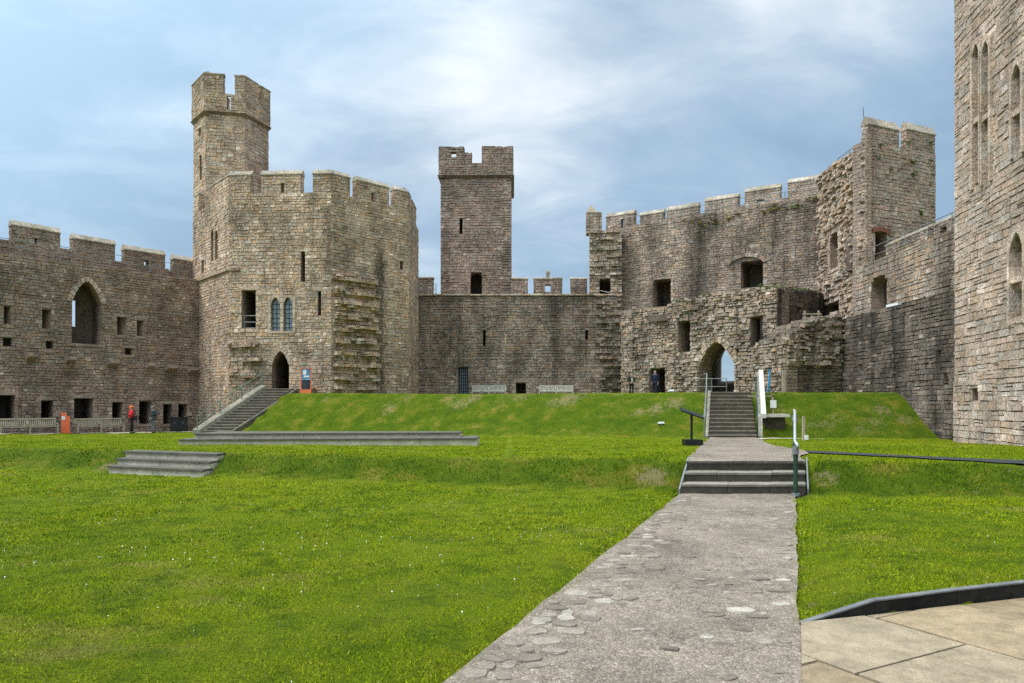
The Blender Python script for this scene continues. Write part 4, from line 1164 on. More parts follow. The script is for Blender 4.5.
    s_ = mb.build('ruined_stump', M['gate'], t)
gatehouse()

def right_turret():
    t = thing('corner_tower', 'square tower stub with ragged broken side and two capped merlons', 'tower', (25, 50, TER))
    Cn = Vector((22.4, 45.5)); Lp = Vector((23.35, 54.6)); Rp = Vector((28.2, 48.0)); cen = Vector((26, 51))
    lf = Wall(Lp, Cn, cen); rt = Wall(Cn, Rp, cen); bk = Wall(Rp, Rp+(Lp-Cn), cen); b2 = Wall(Lp, Rp+(Lp-Cn), cen)
    zc = rt.z(890, 146)
    HR = [rt.hole(874.5, 886.5, 232, 266, 'segment', 'door', 2.2, ring=0, sill=False)]
    HL = [lf.hole(830.5, 839, 234, 269, 'segment', 'window', 1.6, ring=0), lf.hole(823, 840, 303, 322, 'flat', 'window', 2.0, sill=False)]
    tl = lerp_px(lf, [(822, 174), (826, 172), (840, 162), (852, 154), (861, 146), (864, 139), (869, 130)])
    tl2 = lambda u: tl(u)+.22*mn.noise((u*1.5, 2, 2))
    lg = ledges(.58, .34, .0, .32, frac=.42)
    mb = MB(); masonry(mb, lf, TER, zc+1.2, .3, HL, top=tl2, course=.25, ln=(.3, .9), relief=.07, seed=130, prot=lambda u, z, r: (0 if any(h.u0-.5 < u < h.u1+.5 and h.z0-.3 < z < h.z1+.4 for h in HL) else lg(u, z, r)-.05), tb=.12)
    a_ = mb.build('broken_face', M['pale'], t)
    for h in HL: lining(lf, h, a_)
    mb = MB(); masonry(mb, rt, TER, zc, 1.0, HR, course=.3, ln=(.3, .85), relief=.05, seed=131, u0=-.06, u1=rt.L+.04, tb=.05)
    b_ = mb.build('tower_face', M['gate2'], t); lining(rt, HR[0], b_)
    rd = MB(); h = HR[0]; rn = random.Random(2)
    for k in range(9):
        x0 = h.u0-.25+(h.u1-h.u0+.5)*k/9; x1 = h.u0-.25+(h.u1-h.u0+.5)*(k+1)/9-.02; z0 = h.z1+.02-.12*((k-4)/4)**2; rd.hexa([rt.P(x0, z0, -.1), rt.P(x1, z0, -.1), rt.P(x1, z0+.28, -.1), rt.P(x0, z0+.28, -.1), rt.P(x0, z0, .1), rt.P(x1, z0, .1), rt.P(x1, z0+.28, .1), rt.P(x0, z0+.28, .1)], (rn.random()*.5, .95, 0))
    rd.build('brick_arch', M['brick'], b_)
    mb = MB()
    for w in (bk, b2): masonry(mb, w, TER, zc, .8, (), course=.5, ln=(.6, 1.3), seed=132)
    mb.build('rear_face', M['gate2'], t)
    pl = rt.off(0)
    q = lambda a, b, yt: merlon([(rt, max(.02, rt.u(a)), min(rt.L, rt.u(b)), zc-.05, rt.z((a+b)/2, yt), None)], t, M['gate2'], .45, .62)
    q(868, 899, 128); q(907, 937, 133)
    merlon([(bk, 5, 7, zc-.05, zc+1.2, None)], t, M['gate2'], .45, .4)
    lr = lf.off(-.5)
    rb = MB(); us = [lr.u(p) for p in (838, 849, 861)]
    for u in us: rb.tube([lr.P(u, tl(u)-.6, 0), lr.P(u, tl(u)+.75, 0)], .035, 6)
    for f in (.1, .7): rb.tube([lr.P(u, tl(u)+f, 0) for u in us], .03, 6)
    rb.build('railing', M['steel_dull'], t)
    am = MB(); c = rt.P(.35, rt.z(870, 116), -.5); am.tube([c, (c[0]-.05, c[1], c[2]+.75)], .018, 5); am.build('aerial', M['iron'], t)
    roof_slab(t, [tuple(Cn+Vector((.9, 1))), tuple(Rp+Vector((-.6, .6))), (28.2, 56), (24.4, 54.5)], zc-1.2)
    tufts('wall_plant', [rt.P(rt.u(px), rt.z(px, py), .1)+(s,) for px, py, s in [(880, 147, 1), (908, 162, 1.1), (912, 164, 1.1), (913, 177, 1.3), (930, 145, .9), (929, 162, 1), (877, 160, 1), (890, 171, .8), (930, 185, .7), (920, 215, 1), (902, 143, .8), (908, 144, .9)]], t, M['moss'], .24, 20, 10)
    tufts('wall_plant', [lf.P(lf.u(px), lf.z(px, py), .3)+(s,) for px, py, s in [(850, 178, .9), (858, 165, 1), (862, 200, .8), (845, 215, .8), (838, 197, .7), (832, 290, .9), (850, 285, .7)]], t, M['moss'], .22, 16, 11)
M['gate2'] = stone_mat('stone_corner_tower', (.17, .135, .1), (.29, .235, .178), (.44, .37, .29), (.31, .205, .145), (.08, .066, .053), .4, .3, .5, .4, 1.2)
M['brick'] = flat_mat('red_brick', (.26, .1, .07), .9, var=.4, bmp=.3)
right_turret()


def right_wall():
    t = thing('curtain_wall', 'blackened right hand curtain wall rising in two stages from the bank', 'castle wall', (20.6, 38, 0))
    lo = Wall((20.6, 46.6), (20.6, 27.0), (30, 38)); zl = EYE+5.3
    H = [lo.hole(859, 862, 364, 371, kind='slit', depth=.6, sill=False), lo.hole(937.5, 941, 350, 362, kind='slit', depth=.6, sill=False), lo.hole(944, 949, 374, 383, 'pointed', 'slit', .6, ring=0, sill=False), lo.hole(893, 895, 374, 390, kind='slit', depth=.3, sill=False)]
    st = lambda u, z: min(.95, max(0, mn.noise((u*.55, z*.16, 4))*.9+.34))
    mb = MB(); masonry(mb, lo, -1, zl, 1.0, H, course=.3, ln=(.4, 1.0), relief=.04, seed=140, stain=st, top=lambda u: zl+.1*mn.noise((u*1.4, 1, 1)), tb=.02)
    a = mb.build('lower_face', M['black'], t)
    for h in H: lining(lo, h, a)
    up = Wall((21.0, 44.0), (21.0, 27.0), (30, 38)); zu = EYE+8.35
    HU = [up.hole(871.5, 887.5, 277.5, 310, 'segment', 'window', 2.3, ring=.0)]
    st2 = lambda u, z: min(.9, max(0, mn.noise((u*.4, z*.2, 14))*.8+.1))
    mb = MB(); masonry(mb, up, zl-.5, zu, 2.4, HU, course=.3, ln=(.4, 1.0), relief=.04, seed=141, stain=st2, top=lambda u: zu+.08*mn.noise((u*1.4, 1, 5)))
    b = mb.build('upper_face', M['gate'], t); lining(up, HU[0], b)
    pp = Wall((23.5, 46.6), (23.5, 27), (30, 38)); zp = EYE+9.3
    mb = MB(); masonry(mb, pp, zu-.6, zp, .6, (), course=.27, relief=.045, seed=142); mb.build('parapet', M['gate'], t)
    for (a0, b0, sl) in [(886, 929, None), (934, 985, (941, 947, 225, 240)), (997, 1050, None)]:
        s = pp.hole(*sl, kind='window', depth=.7, slit='open', sill=False) if sl else None
        merlon([(pp, pp.u(a0), pp.u(b0), zp-.1, EYE+9.95, s)], t, M['gate'], .55, .32)
    rb = MB(); rail_line(rb, up, [872, 888, 905, 928, 952, 990], -.4, lambda u: zu, 1.0, (.5, 1.0), .022); rb.build('railing', M['steel_dull'], t)
    tufts('wall_plant', [up.P(u, zu+.02, -.1)+(random.uniform(.4, 1),) for u in np.arange(.5, 13, .7)], t, M['moss_dry'], .2, 14, 12)
    tufts('wall_plant', [lo.P(u, zl+.02, -.15)+(random.uniform(.3, .8),) for u in np.arange(.5, 16, .9)], t, M['moss'], .2, 12, 13)
    fl = MB(); c = lo.P(lo.u(892), zl+.12, -.1); fl.box(c, (.25, 1.0, .14), .1); tag(fl.build('floodlight', M['white']), 'white lamp housing lying on the ledge of the blackened wall', 'floodlight')
right_wall()

def near_tower():
    t = thing('tall_tower', 'tall pale stone tower nearest on the right, with slender lancet windows', 'tower', (19, 26, 0))
    A = Vector((17.85, 29.0)); Bv = A+Vector((-.16, -.987)).normalized()*7.6
    V = octagon(A, Bv, 8, 1); cen = sum(V, Vector((0, 0)))/8
    top = 26.0
    f0 = Wall(V[0], V[1], cen)
    H = [f0.hole(974.5, 981.5, 44, 182, 'pointed', 'window', .45, ring=.0, sill=False), f0.hole(984, 991.5, 41, 178, 'pointed', 'window', .45, ring=0, sill=False),
         f0.hole(1014, 1024, 64, 150, 'pointed', 'window', .45, ring=0, sill=False), f0.hole(1012, 1026, 232, 318, 'pointed', 'window', .45, ring=0), f0.hole(972.5, 980, 388, 400, 'flat', 'window', 1.5, sill=False)]
    zb = f0.z(960, 381)
    for k in range(8):
        w = Wall(V[k], V[(k+1) % 8], cen); mb = MB()
        if k == 0:
            masonry(mb, w, -1, zb, 1.0, H[4:], course=.36, ln=(.5, 1.1), relief=.035, seed=150, prot=lambda u, z, r: .06, tb=.1)
            masonry(mb, w, zb, top, 1.0, H[:4], course=.35, ln=(.45, 1.15), relief=.045, seed=151, tb=.05)
        elif k in (1, 7): masonry(mb, w, -1, top, 1.0, (), course=.28, ln=(.28, .75), relief=.05, seed=152+k)
        else: masonry(mb, w, -1, top, 1.0, (), course=.6, ln=(.8, 1.6), relief=.05, seed=152+k)
        mb.build('tower_face', M['pink'], t)
    for i, h in enumerate(H):
        o = lining(f0, h, t)
        if i < 4:
            fb = MB(); rn = random.Random(i); e = .1
            # moulded jamb shafts and head
            for (ua, ub) in ((h.u0-.14, h.u0+.05), (h.u1-.05, h.u1+.14)):
                z = h.z0-.2
                while z < h.spring+.3:
                    l = rn.uniform(.4, .8); fb.hexa([f0.P(ua, z, -.3), f0.P(ub, z, -.3), f0.P(ub, z+l-.012, -.3), f0.P(ua, z+l-.012, -.3), f0.P(ua+.02, z, .11), f0.P(ub-.02, z, .11), f0.P(ub-.02, z+l-.012, .11), f0.P(ua+.02, z+l-.012, .11)], (rn.random(), rn.random()*.9, 0)); z += l
            c = (h.u0+h.u1)/2; hw = (h.u1-h.u0)/2
            for sg in (-1, 1):
                P = [(c+sg*hw*x, h.spring+h.top(x)) for x in np.linspace(0, 1, 7)]+[(c+sg*(hw+.14), h.spring), (c+sg*(hw+.14), h.spring+.4), (c, h.z1+.25)]
                a = fb.vs([f0.P(u, z, .1) for u, z in P], (.7, .3, 0)); n = len(P); fb.face([a+k for k in range(n)])
                b = fb.vs([f0.P(u, z, -.2) for u, z in P], (.7, .3, 0))
                for k in range(n): fb.face([a+k, a+(k+1) % n, b+(k+1) % n, b+k])
            fb.box(f0.P(c, h.z0+(h.z1-h.z0)*.45, .0), (h.u1-h.u0+.1, .16, .2), math.atan2(f0.t.y, f0.t.x), (.6, .3, 0))
            fb.build('window_frame', M['dress'], o)
    roof_slab(t, [tuple(v) for v in V], top)
near_tower()

# ------------------------------------------------------------------ steps and stairs
def low_steps():
    t = thing('stone_steps', 'three dark stone steps on the path with pale worn edges', 'steps', (4.4, 13.35, 0))
    r, tr = .18, .45
    for k in range(3):
        d0 = 13.35+k*tr; x0 = path_l(13.35)+.02+(d0-13.35)*PSL; wd = 2.32; sh = PSL
        rn = random.Random(k); mb = MB(); cut = [0, rn.uniform(.25, .4), rn.uniform(.6, .75), 1]
        for a, b in zip(cut, cut[1:]):
            xa, xb = x0+wd*a+.004, x0+wd*b-.004; D = tr+.08
            z0, z1 = k*r-.1, (k+1)*r-.042
            mb.hexa([(xa+D*sh, d0+D, z0), (xb+D*sh, d0+D, z0), (xb+D*sh, d0+D, z1), (xa+D*sh, d0+D, z1), (xa, d0+rn.uniform(-.01, .01), z0), (xb, d0, z0), (xb, d0, z1), (xa, d0, z1)])
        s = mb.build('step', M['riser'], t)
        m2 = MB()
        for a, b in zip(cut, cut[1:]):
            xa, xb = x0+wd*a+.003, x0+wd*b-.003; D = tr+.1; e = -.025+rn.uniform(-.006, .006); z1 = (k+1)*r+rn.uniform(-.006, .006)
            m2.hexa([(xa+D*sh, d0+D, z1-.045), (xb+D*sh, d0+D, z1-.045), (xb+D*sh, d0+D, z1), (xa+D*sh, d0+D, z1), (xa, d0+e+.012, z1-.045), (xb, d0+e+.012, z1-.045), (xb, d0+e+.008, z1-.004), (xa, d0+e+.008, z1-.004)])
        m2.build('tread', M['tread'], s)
    for x in (path_l(13.35)-.03, path_l(13.35)+2.32+.03):
        mb = MB(); th = .03; D = 1.2
        mb.hexa([(x+D*PSL, 13.3+D, .4), (x+D*PSL+th, 13.3+D, .4), (x+D*PSL+th, 13.3+D, .6), (x+D*PSL, 13.3+D, .6), (x, 13.3, -.05), (x+th, 13.3, -.05), (x+th, 13.3, .1), (x, 13.3, .1)])
        mb.build('side_board', M['steel_dull'], t)
low_steps()
def left_steps():
    t = thing('stone_steps', 'short flight of three grey steps alone in the grass bank on the left', 'steps', (-8.5, 17.1, 0))
    rs = .16
    for k in range(3):
        a = LS_A+LS_V*(k/3.0)*1.15; b = LS_B+LS_V*(k/3.0)*1.15; e = (b-a); L = e.length
        mb = MB(); m2 = MB(); v = LS_V*.5
        for q0, q1 in ((0, .47), (.475, 1)):
            A = a+e*q0; B = a+e*q1; z0, z1 = k*rs-.15, (k+1)*rs-.05
            mb.hexa([(A.x+v.x, A.y+v.y, z0), (B.x+v.x, B.y+v.y, z0), (B.x+v.x, B.y+v.y, z1), (A.x+v.x, A.y+v.y, z1), (A.x, A.y, z0), (B.x, B.y, z0), (B.x, B.y, z1), (A.x, A.y, z1)])
            n = Vector((e.y, -e.x)).normalized(); n = n if n.y < 0 else -n; o = n*.05
            m2.hexa([(A.x+v.x, A.y+v.y, z1), (B.x+v.x, B.y+v.y, z1), (B.x+v.x, B.y+v.y, z1+.05), (A.x+v.x, A.y+v.y, z1+.05), (A.x+o.x-.02, A.y+o.y, z1), (B.x+o.x+.02, B.y+o.y, z1), (B.x+o.x+.02, B.y+o.y, z1+.05), (A.x+o.x-.02, A.y+o.y, z1+.05)])
        s = mb.build('step', M['concrete'], t); m2.build('tread', M['slate2'], s)
M['slate2'] = flat_mat('dark_slab', (.1, .087, .07), .8, var=.35, bmp=.3)
left_steps()
def stage():
    g0 = gz1(-6, 23)
    t = thing('stage', 'long low two tiered stone platform on the upper lawn', 'platform', (-5.9, 24, g0))
    for k, (xa, xb, d0, dep) in enumerate(((-10.6, -1.15, 22.9, 2.6), (-10.3, -1.75, 23.4, 2.0))):
        z0 = g0-.12+k*.165; z1 = g0+.18+k*.165-.05
        mb = MB(); rn = random.Random(k); n = 5; m2 = MB()
        for j in range(n):
            x0, x1 = xa+(xb-xa)*j/n+.006, xa+(xb-xa)*(j+1)/n-.006; s0, s1 = .9*j/n, .9*(j+1)/n
            mb.hexa([(x0, d0+dep, z0), (x1, d0+dep, z0), (x1, d0+dep, z1), (x0, d0+dep, z1), (x0, d0+s0, z0), (x1, d0+s1, z0), (x1, d0+s1, z1), (x0, d0+s0, z1)], )
            m2.hexa([(x0, d0+dep, z1), (x1, d0+dep, z1), (x1, d0+dep, z1+.05), (x0, d0+dep, z1+.05), (x0, d0+s0-.06, z1), (x1, d0+s1-.06, z1), (x1, d0+s1-.06, z1+.05), (x0, d0+s0-.06, z1+.05)])
        s = mb.build('tier', M['concrete'], t); m2.build('slab', M['slate2'], s)
stage()
def main_stairs():
    g = gz1(10.6, 34.5)
    t = thing('staircase', 'flight of stone stairs climbing the bank towards the gate arch', 'stairs', (10.6, 34.6, g))
    n = 12; rise = (TER+.03-g)/n; tr = .3
    for k in range(n):
        d0 = 34.6+k*tr; x0 = 9.42+k*tr*.31; wd = 2.34-.018*k; mb = MB(); D = tr+.06; rn = random.Random(k+50); m2 = MB()
        z0, z1 = g+k*rise-.25, g+(k+1)*rise
        for a, b in ((0, .5+rn.uniform(-.2, .2)), (None, 1)):
            if a is None: a = lb+.003
            lb = b
            xa, xb = x0+wd*a, x0+wd*b
            mb.hexa([(xa+D*.31, d0+D, z0), (xb+D*.31, d0+D, z0), (xb+D*.31, d0+D, z1-.04), (xa+D*.31, d0+D, z1-.04), (xa, d0, z0), (xb, d0, z0), (xb, d0, z1-.04), (xa, d0, z1-.04)])
        m2.hexa([(x0+D*.31, d0+D, z1-.04), (x0+wd+D*.31, d0+D, z1-.04), (x0+wd+D*.31, d0+D, z1), (x0+D*.31, d0+D, z1), (x0, d0-.03, z1-.04), (x0+wd, d0-.03, z1-.04), (x0+wd, d0-.025, z1), (x0, d0-.025, z1)])
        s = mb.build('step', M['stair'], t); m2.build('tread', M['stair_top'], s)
    # dwarf cheek walls
    for x, w_ in ((9.42-.16, .14), (9.42+2.36, .14)):
        mb = MB(); D = 3.7; mb.hexa([(x+D*.31, 34.5+D, g+2.0), (x+D*.31+w_, 34.5+D, g+2.0), (x+D*.31+w_, 34.5+D, TER+.12), (x+D*.31, 34.5+D, TER+.12), (x, 34.5, g-.2), (x+w_, 34.5, g-.2), (x+w_, 34.5, g+.15), (x, 34.5, g+.15)])
        mb.build('cheek_wall', M['cheek'], t)
    # steel rail on the left
    rl = thing('handrail', 'thin steel handrail on the left side of the stone staircase', 'handrail', (9.3, 34.6, g))
    mb = MB(); x = 9.22
    pts = [(x, 34.55, g), (x+.31*1.9, 36.4, g+1.1), (x+.31*3.6, 38.2, TER)]
    for p in pts: 
        q = MB(); q.tube([(p[0], p[1], p[2]-.1), (p[0], p[1], p[2]+1.0)], .026, 8); q.build('post', M['steel_dull'], rl)
    mb.tube([(p[0], p[1], p[2]+1.0) for p in pts]+[(x+.31*3.6-.05, 38.6, TER+1.0)], .03, 8); mb.tube([(p[0], p[1], p[2]+.55) for p in pts], .022, 8)
    mb.build('rail', M['steel_dull'], rl)
    # timber balustrade on the right
    bl = thing('balustrade', 'pale bleached timber balustrade on the right side of the staircase', 'handrail', (12, 34.6, g))
    x = 9.42+2.36+.2
    for f in (0, .5, 1):
        q = MB(); zg = g+f*(TER-g); q.box((x+.31*3.6*f, 34.6+3.6*f, zg+.5), (.1, .1, 1.25)); q.build('post', M['wood_pale'], bl)
    q = MB()
    for o in (.42, .8, 1.1):
        hh = .22 if o < 1.1 else .2; ww = .05 if o < 1.1 else .24
        a = (x-.07, 34.4, g+o); b = (x-.07+.31*3.9, 38.3, TER+o)
        q.hexa([(b[0], b[1], b[2]-hh/2), (b[0]+ww, b[1], b[2]-hh/2), (b[0]+ww, b[1], b[2]+hh/2), (b[0], b[1], b[2]+hh/2), (a[0], a[1], a[2]-hh/2), (a[0]+ww, a[1], a[2]-hh/2), (a[0]+ww, a[1], a[2]+hh/2), (a[0], a[1], a[2]+hh/2)])
    q.build('rail_board', M['wood_pale'], bl)
    gr = thing('handrail', 'green tubular handrail just inside the pale timber balustrade', 'handrail', (11.8, 34.6, g))
    mb = MB(); xx = x-.2; mb.tube([(xx, 34.5, g+.0), (xx, 34.5, g+.9), (xx+.31*3.6, 38.1, TER+.9), (xx+.31*3.6, 38.1, TER)], .028, 8); mb.build('rail', M['green_paint'], gr)
    mb = MB(); mb.tube([(xx+.55, 36.3, g+1.0), (xx+.55, 36.3, g+1.95)], .025, 6); mb.build('post', M['green_paint'], gr)
main_stairs()
def tower_stairs():
    g = gz1(-19.2, 45.0)
    t = thing('staircase', 'narrow stone stairs climbing to the pointed doorway of the big tower', 'stairs', (-18.5, 45.2, g))
    top = EYE+1.12; n = 16; rise = (top-g)/n; tr = 4.3/n
    for k in range(n):
        d0 = 45.2+k*tr; x1 = float(stair_edge(d0)); x0 = x1-1.8; D = tr+.06; z0, z1 = g-.3, g+(k+1)*rise
        mb = MB(); s = .63
        mb.hexa([(x0+D*s, d0+D, z0), (x1+D*s, d0+D, z0), (x1+D*s, d0+D, z1), (x0+D*s, d0+D, z1), (x0, d0, z0), (x1, d0, z0), (x1, d0, z1), (x0, d0, z1)])
        so = mb.build('step', M['stair'], t)
        m2 = MB(); z1 += .003; m2.hexa([(x0+D*s, d0+D, z1-.04), (x1+D*s, d0+D, z1-.04), (x1+D*s, d0+D, z1), (x0+D*s, d0+D, z1), (x0, d0-.03, z1-.04), (x1, d0-.03, z1-.04), (x1, d0-.025, z1), (x0, d0-.025, z1)]); m2.build('tread', M['tread'], so)
    mb = MB(); mb.box((-15.2, 50.0, top-.6), (3.2, 1.1, 1.2)); mb.build('landing', M['stair'], t)
    mb = MB(); s = .63; D = 4.3; w_ = .45; x = float(stair_edge(45.0))-1.8-w_
    mb.hexa([(x+D*s, 45+D, g-.3), (x+D*s+w_, 45+D, g-.3), (x+D*s+w_, 45+D, top+.25), (x+D*s, 45+D, top+.25), (x, 45, g-.3), (x+w_, 45, g-.3), (x+w_, 45, g+.25), (x, 45, g+.25)]); mb.build('cheek_wall', M['cheek'], t)
    mb = MB(); D = 4.5; x = float(stair_edge(45.1))-.02
    mb.hexa([(x+D*s, 45+D, g), (x+D*s+.16, 45+D, g), (x+D*s+.16, 45+D, top+.04), (x+D*s, 45+D, top+.04), (x, 45, g-.3), (x+.16, 45, g-.3), (x+.16, 45, g+.1), (x, 45, g+.1)]); mb.build('cheek_wall', M['stair'], t)
    r = thing('handrail', 'green tubular handrail beside the stairs of the big tower', 'handrail', (-19.6, 45.2, g))
    x = float(stair_edge(45.1))-1.8-.25; mb = MB(); pts = [(x+s*f*4.2, 45.1+f*4.2, g+.1+f*(top-g)) for f in (0, .33, .66, 1)]
    for p in pts: q = MB(); q.tube([p, (p[0], p[1], p[2]+1.0)], .035, 6); q.build('post', M['green2'], r)
    for o in (.5, 1.0): mb.tube([(p[0], p[1], p[2]+o) for p in pts], .03, 6)
    mb.build('rail', M['green2'], r)
M['green2'] = flat_mat('faded_green_paint', (.12, .17, .13), .5, var=.3, bmp=0)
tower_stairs()

# ------------------------------------------------------------------ handrail at the low steps
def low_rail():
    t = thing('handrail', 'dark green post and pale steel handrail beside the low path steps', 'handrail', (5.22, 13.2, 0))
    x = 5.18
    p0 = (x, 13.15, -.05); p1 = (x+2.15*PSL, 15.3, .5)
    for i, p in enumerate((p0, p1)):
        q = MB(); q.tube([p, (p[0], p[1], p[2]+.86)], .042, 10); po = q.build('post', M['green_paint'], t)
        c = MB(); c.tube([(p[0], p[1], p[2]+.8), (p[0], p[1], p[2]+.94)], .058, 10); c.build('collar', M['steel_dull'], po)
        c = MB(); c.tube([(p[0], p[1], p[2]+.04), (p[0], p[1], p[2]+.09)], .075, 10); c.build('collar', M['steel_dull'], po)
    q = MB(); pts = [(p0[0], p0[1]-.1, p0[2]+.93), (p0[0], p0[1]-.06, p0[2]+.99), (p0[0], p0[1]+.03, p0[2]+1.03), (p1[0], p1[1], p1[2]+1.02), (p1[0]+.1, p1[1]+.3, p1[2]+1.04)]
    q.tube(pts, .027, 10); q.build('rail', M['steel'], t, True)
    q = MB(); q.tube([(p0[0], p0[1], p0[2]+.55), (p1[0], p1[1], p1[2]+.55)], .025, 8); q.build('rail', M['green_paint'], t, True)
low_rail()

# ------------------------------------------------------------------ small things
def lectern():
    x, d = XP(693, 25), 25.0; d = 24.0; x = XP(692.5, d); z = gz1(x, d)
    t = thing('information_lectern', 'black lectern with a tilted panel and heavy block foot beside the path', 'lectern', (x, d, z))
    q = MB(); q.box((x, d, z+.1), (.58, .5, .22)); q.build('base', M['black_paint'], t)
    q = MB(); q.box((x-.03, d, z+.62), (.07, .05, .9)); q.build('post', M['black_paint'], t)
    q = MB()
    mt = Matrix.Translation((x-.02, d, z+1.08)) @ Matrix.Rotation(R(20), 4, 'Y') @ Matrix.Rotation(R(14), 4, 'X')
    P = [mt @ Vector(p) for p in ((-.4, .25, -.02), (.4, .25, -.02), (.4, .25, .02), (-.4, .25, .02), (-.4, -.25, -.02), (.4, -.25, -.02), (.4, -.25, .02), (-.4, -.25, .02))]
    q.hexa([tuple(p) for p in P]); q.build('panel', M['black_paint'], t)
lectern()

def bench(x, d, yaw, label, mat, L=2.9):
    z = gz1(x, d)+.02
    o = thing('park_bench', label, 'bench', (x, d, z), 'slatted wooden benches along the castle walls')
    o.rotation_euler = (0, 0, yaw)
    def part(name, mb): 
        ob = mb.build(name, mat); ob.parent = o; return ob
    s = MB()
    for k in range(5): s.box((0, -.2+k*.1, .43), (L, .085, .03))
    part('seat', s)
    b = MB(); b.box((0, .27, .93), (L, .05, .08), rx=-.15); b.box((0, .25, .52), (L, .05, .07), rx=-.15)
    for k in range(int(L/.11)): b.box((-L/2+.06+k*.11, .26, .72), (.06, .02, .38), rx=-.15)
    part('backrest', b)
    for xx in (-L/2+.04, 0, L/2-.04):
        l = MB(); l.box((xx, -.22, .3), (.07, .07, .64)); part('leg', l)
        l = MB(); l.box((xx, .24, .48), (.07, .07, .98), rx=-.12); part('leg', l)
        a = MB(); a.box((xx, 0, .63), (.09, .55, .04)); a.box((xx, 0, .36), (.06, .5, .08)); part('arm', a)
    return o
wyaw = math.atan2(wt.y, wt.x)
def pw(px, off):
    """point in front of the left wall at a pixel column"""
    k = (px-512)/F; a = Vector((-24, 54.5))+wn*off
    s = (a.x-k*a.y)/(wt.x-k*wt.y); p = a-wt*s; return p.x, p.y
x, d = pw(29, 2.0); bench(x, d, wyaw, 'weathered bench left of the orange board under the large arched window wall', M['wood_grey'], 3.1)
x, d = pw(100, 1.7); bench(x, d, wyaw, 'weathered bench right of the orange board, near the person in red', M['wood_grey'], 2.9)
bench(XP(489, 61), 61.0, 0, 'pale bench beside the barred iron gate at the low middle wall', M['wood_pale'], 2.9)
bench(XP(556, 61), 61.0, 0, 'pale bench right of the small square opening in the middle wall', M['wood_pale'], 2.9)

def orange_board():
    x, d = pw(66, 1.9); z = gz1(x, d)+.02
    t = thing('folding_sign', 'bright orange folding board standing between the two left benches', 'sign', (x, d, z))
    for (dx, w_, h, r) in ((-.14, .3, 1.35, .5), (.14, .28, 1.1, -.35)):
        q = MB(); q.box((x+dx, d, z+h/2), (w_, .05, h), r); p = q.build('panel', M['orange'], t)
        q = MB(); q.box((x+dx, d, z+.04), (w_+.06, .2, .06), r); q.build('foot', M['orange'], p)
    q = MB(); q.box((x-.14-.01, d-.04, z+1.0), (.18, .012, .22), .5); q.build('notice', M['white'], t)
orange_board()
def bin_():
    x, d = pw(179, 2.6); z = gz1(x, d)+.02
    t = thing('storage_bin', 'squat black double bin against the wall near the tower stairs', 'bin', (x, d, z))
    rz = wyaw*.5
    q = MB(); q.box((x, d, z+.5), (1.12, .6, .94), rz); q.build('body', M['black_paint'], t)
    q = MB(); q.box((x, d, z+1.0), (1.18, .66, .06), rz); q.build('lid', M['black_paint'], t)
    for s in (-.27, .27):
        q = MB(); c = Vector((s*math.cos(rz)+.31*math.sin(rz), s*math.sin(rz)-.31*math.cos(rz))); q.box((x+c.x, d+c.y, z+.5), (.5, .02, .84), rz); dd = q.build('door', M['iron'], t)
        q = MB(); q.box((x+c.x, d+c.y-.03, z+.62), (.14, .03, .03), rz); q.build('handle', M['steel_dull'], dd)
bin_()
def banner():
    d = 48.9; x = XP(306, d); z = gz1(x, d)
    t = thing('display_board', 'upright poster board in an orange frame beside the pointed tower door', 'sign', (x, d, z))
    q = MB(); q.box((x, d, z+.14), (.74, .3, .26)); q.build('base', M['orange'], t)
    for s in (-.33, .33): q = MB(); q.box((x+s, d, z+.98), (.06, .06, 1.44)); q.build('side_rail', M['orange'], t)
    q = MB(); q.box((x, d, z+1.71), (.72, .06, .06)); q.build('top_rail', M['orange'], t)
    q = MB(); q.box((x, d, z+1.3), (.6, .03, .76)); q.build('poster', M['poster_blue'], t)
    q = MB(); q.box((x, d-.004, z+.6), (.6, .03, .62)); q.build('poster', M['poster_dark'], t)
    q = MB(); q.box((x-.08, d-.025, z+1.42), (.22, .012, .3), .0); q.box((x+.05, d-.025, z+1.15), (.36, .012, .12)); q.build('picture', M['white'], t)
banner()
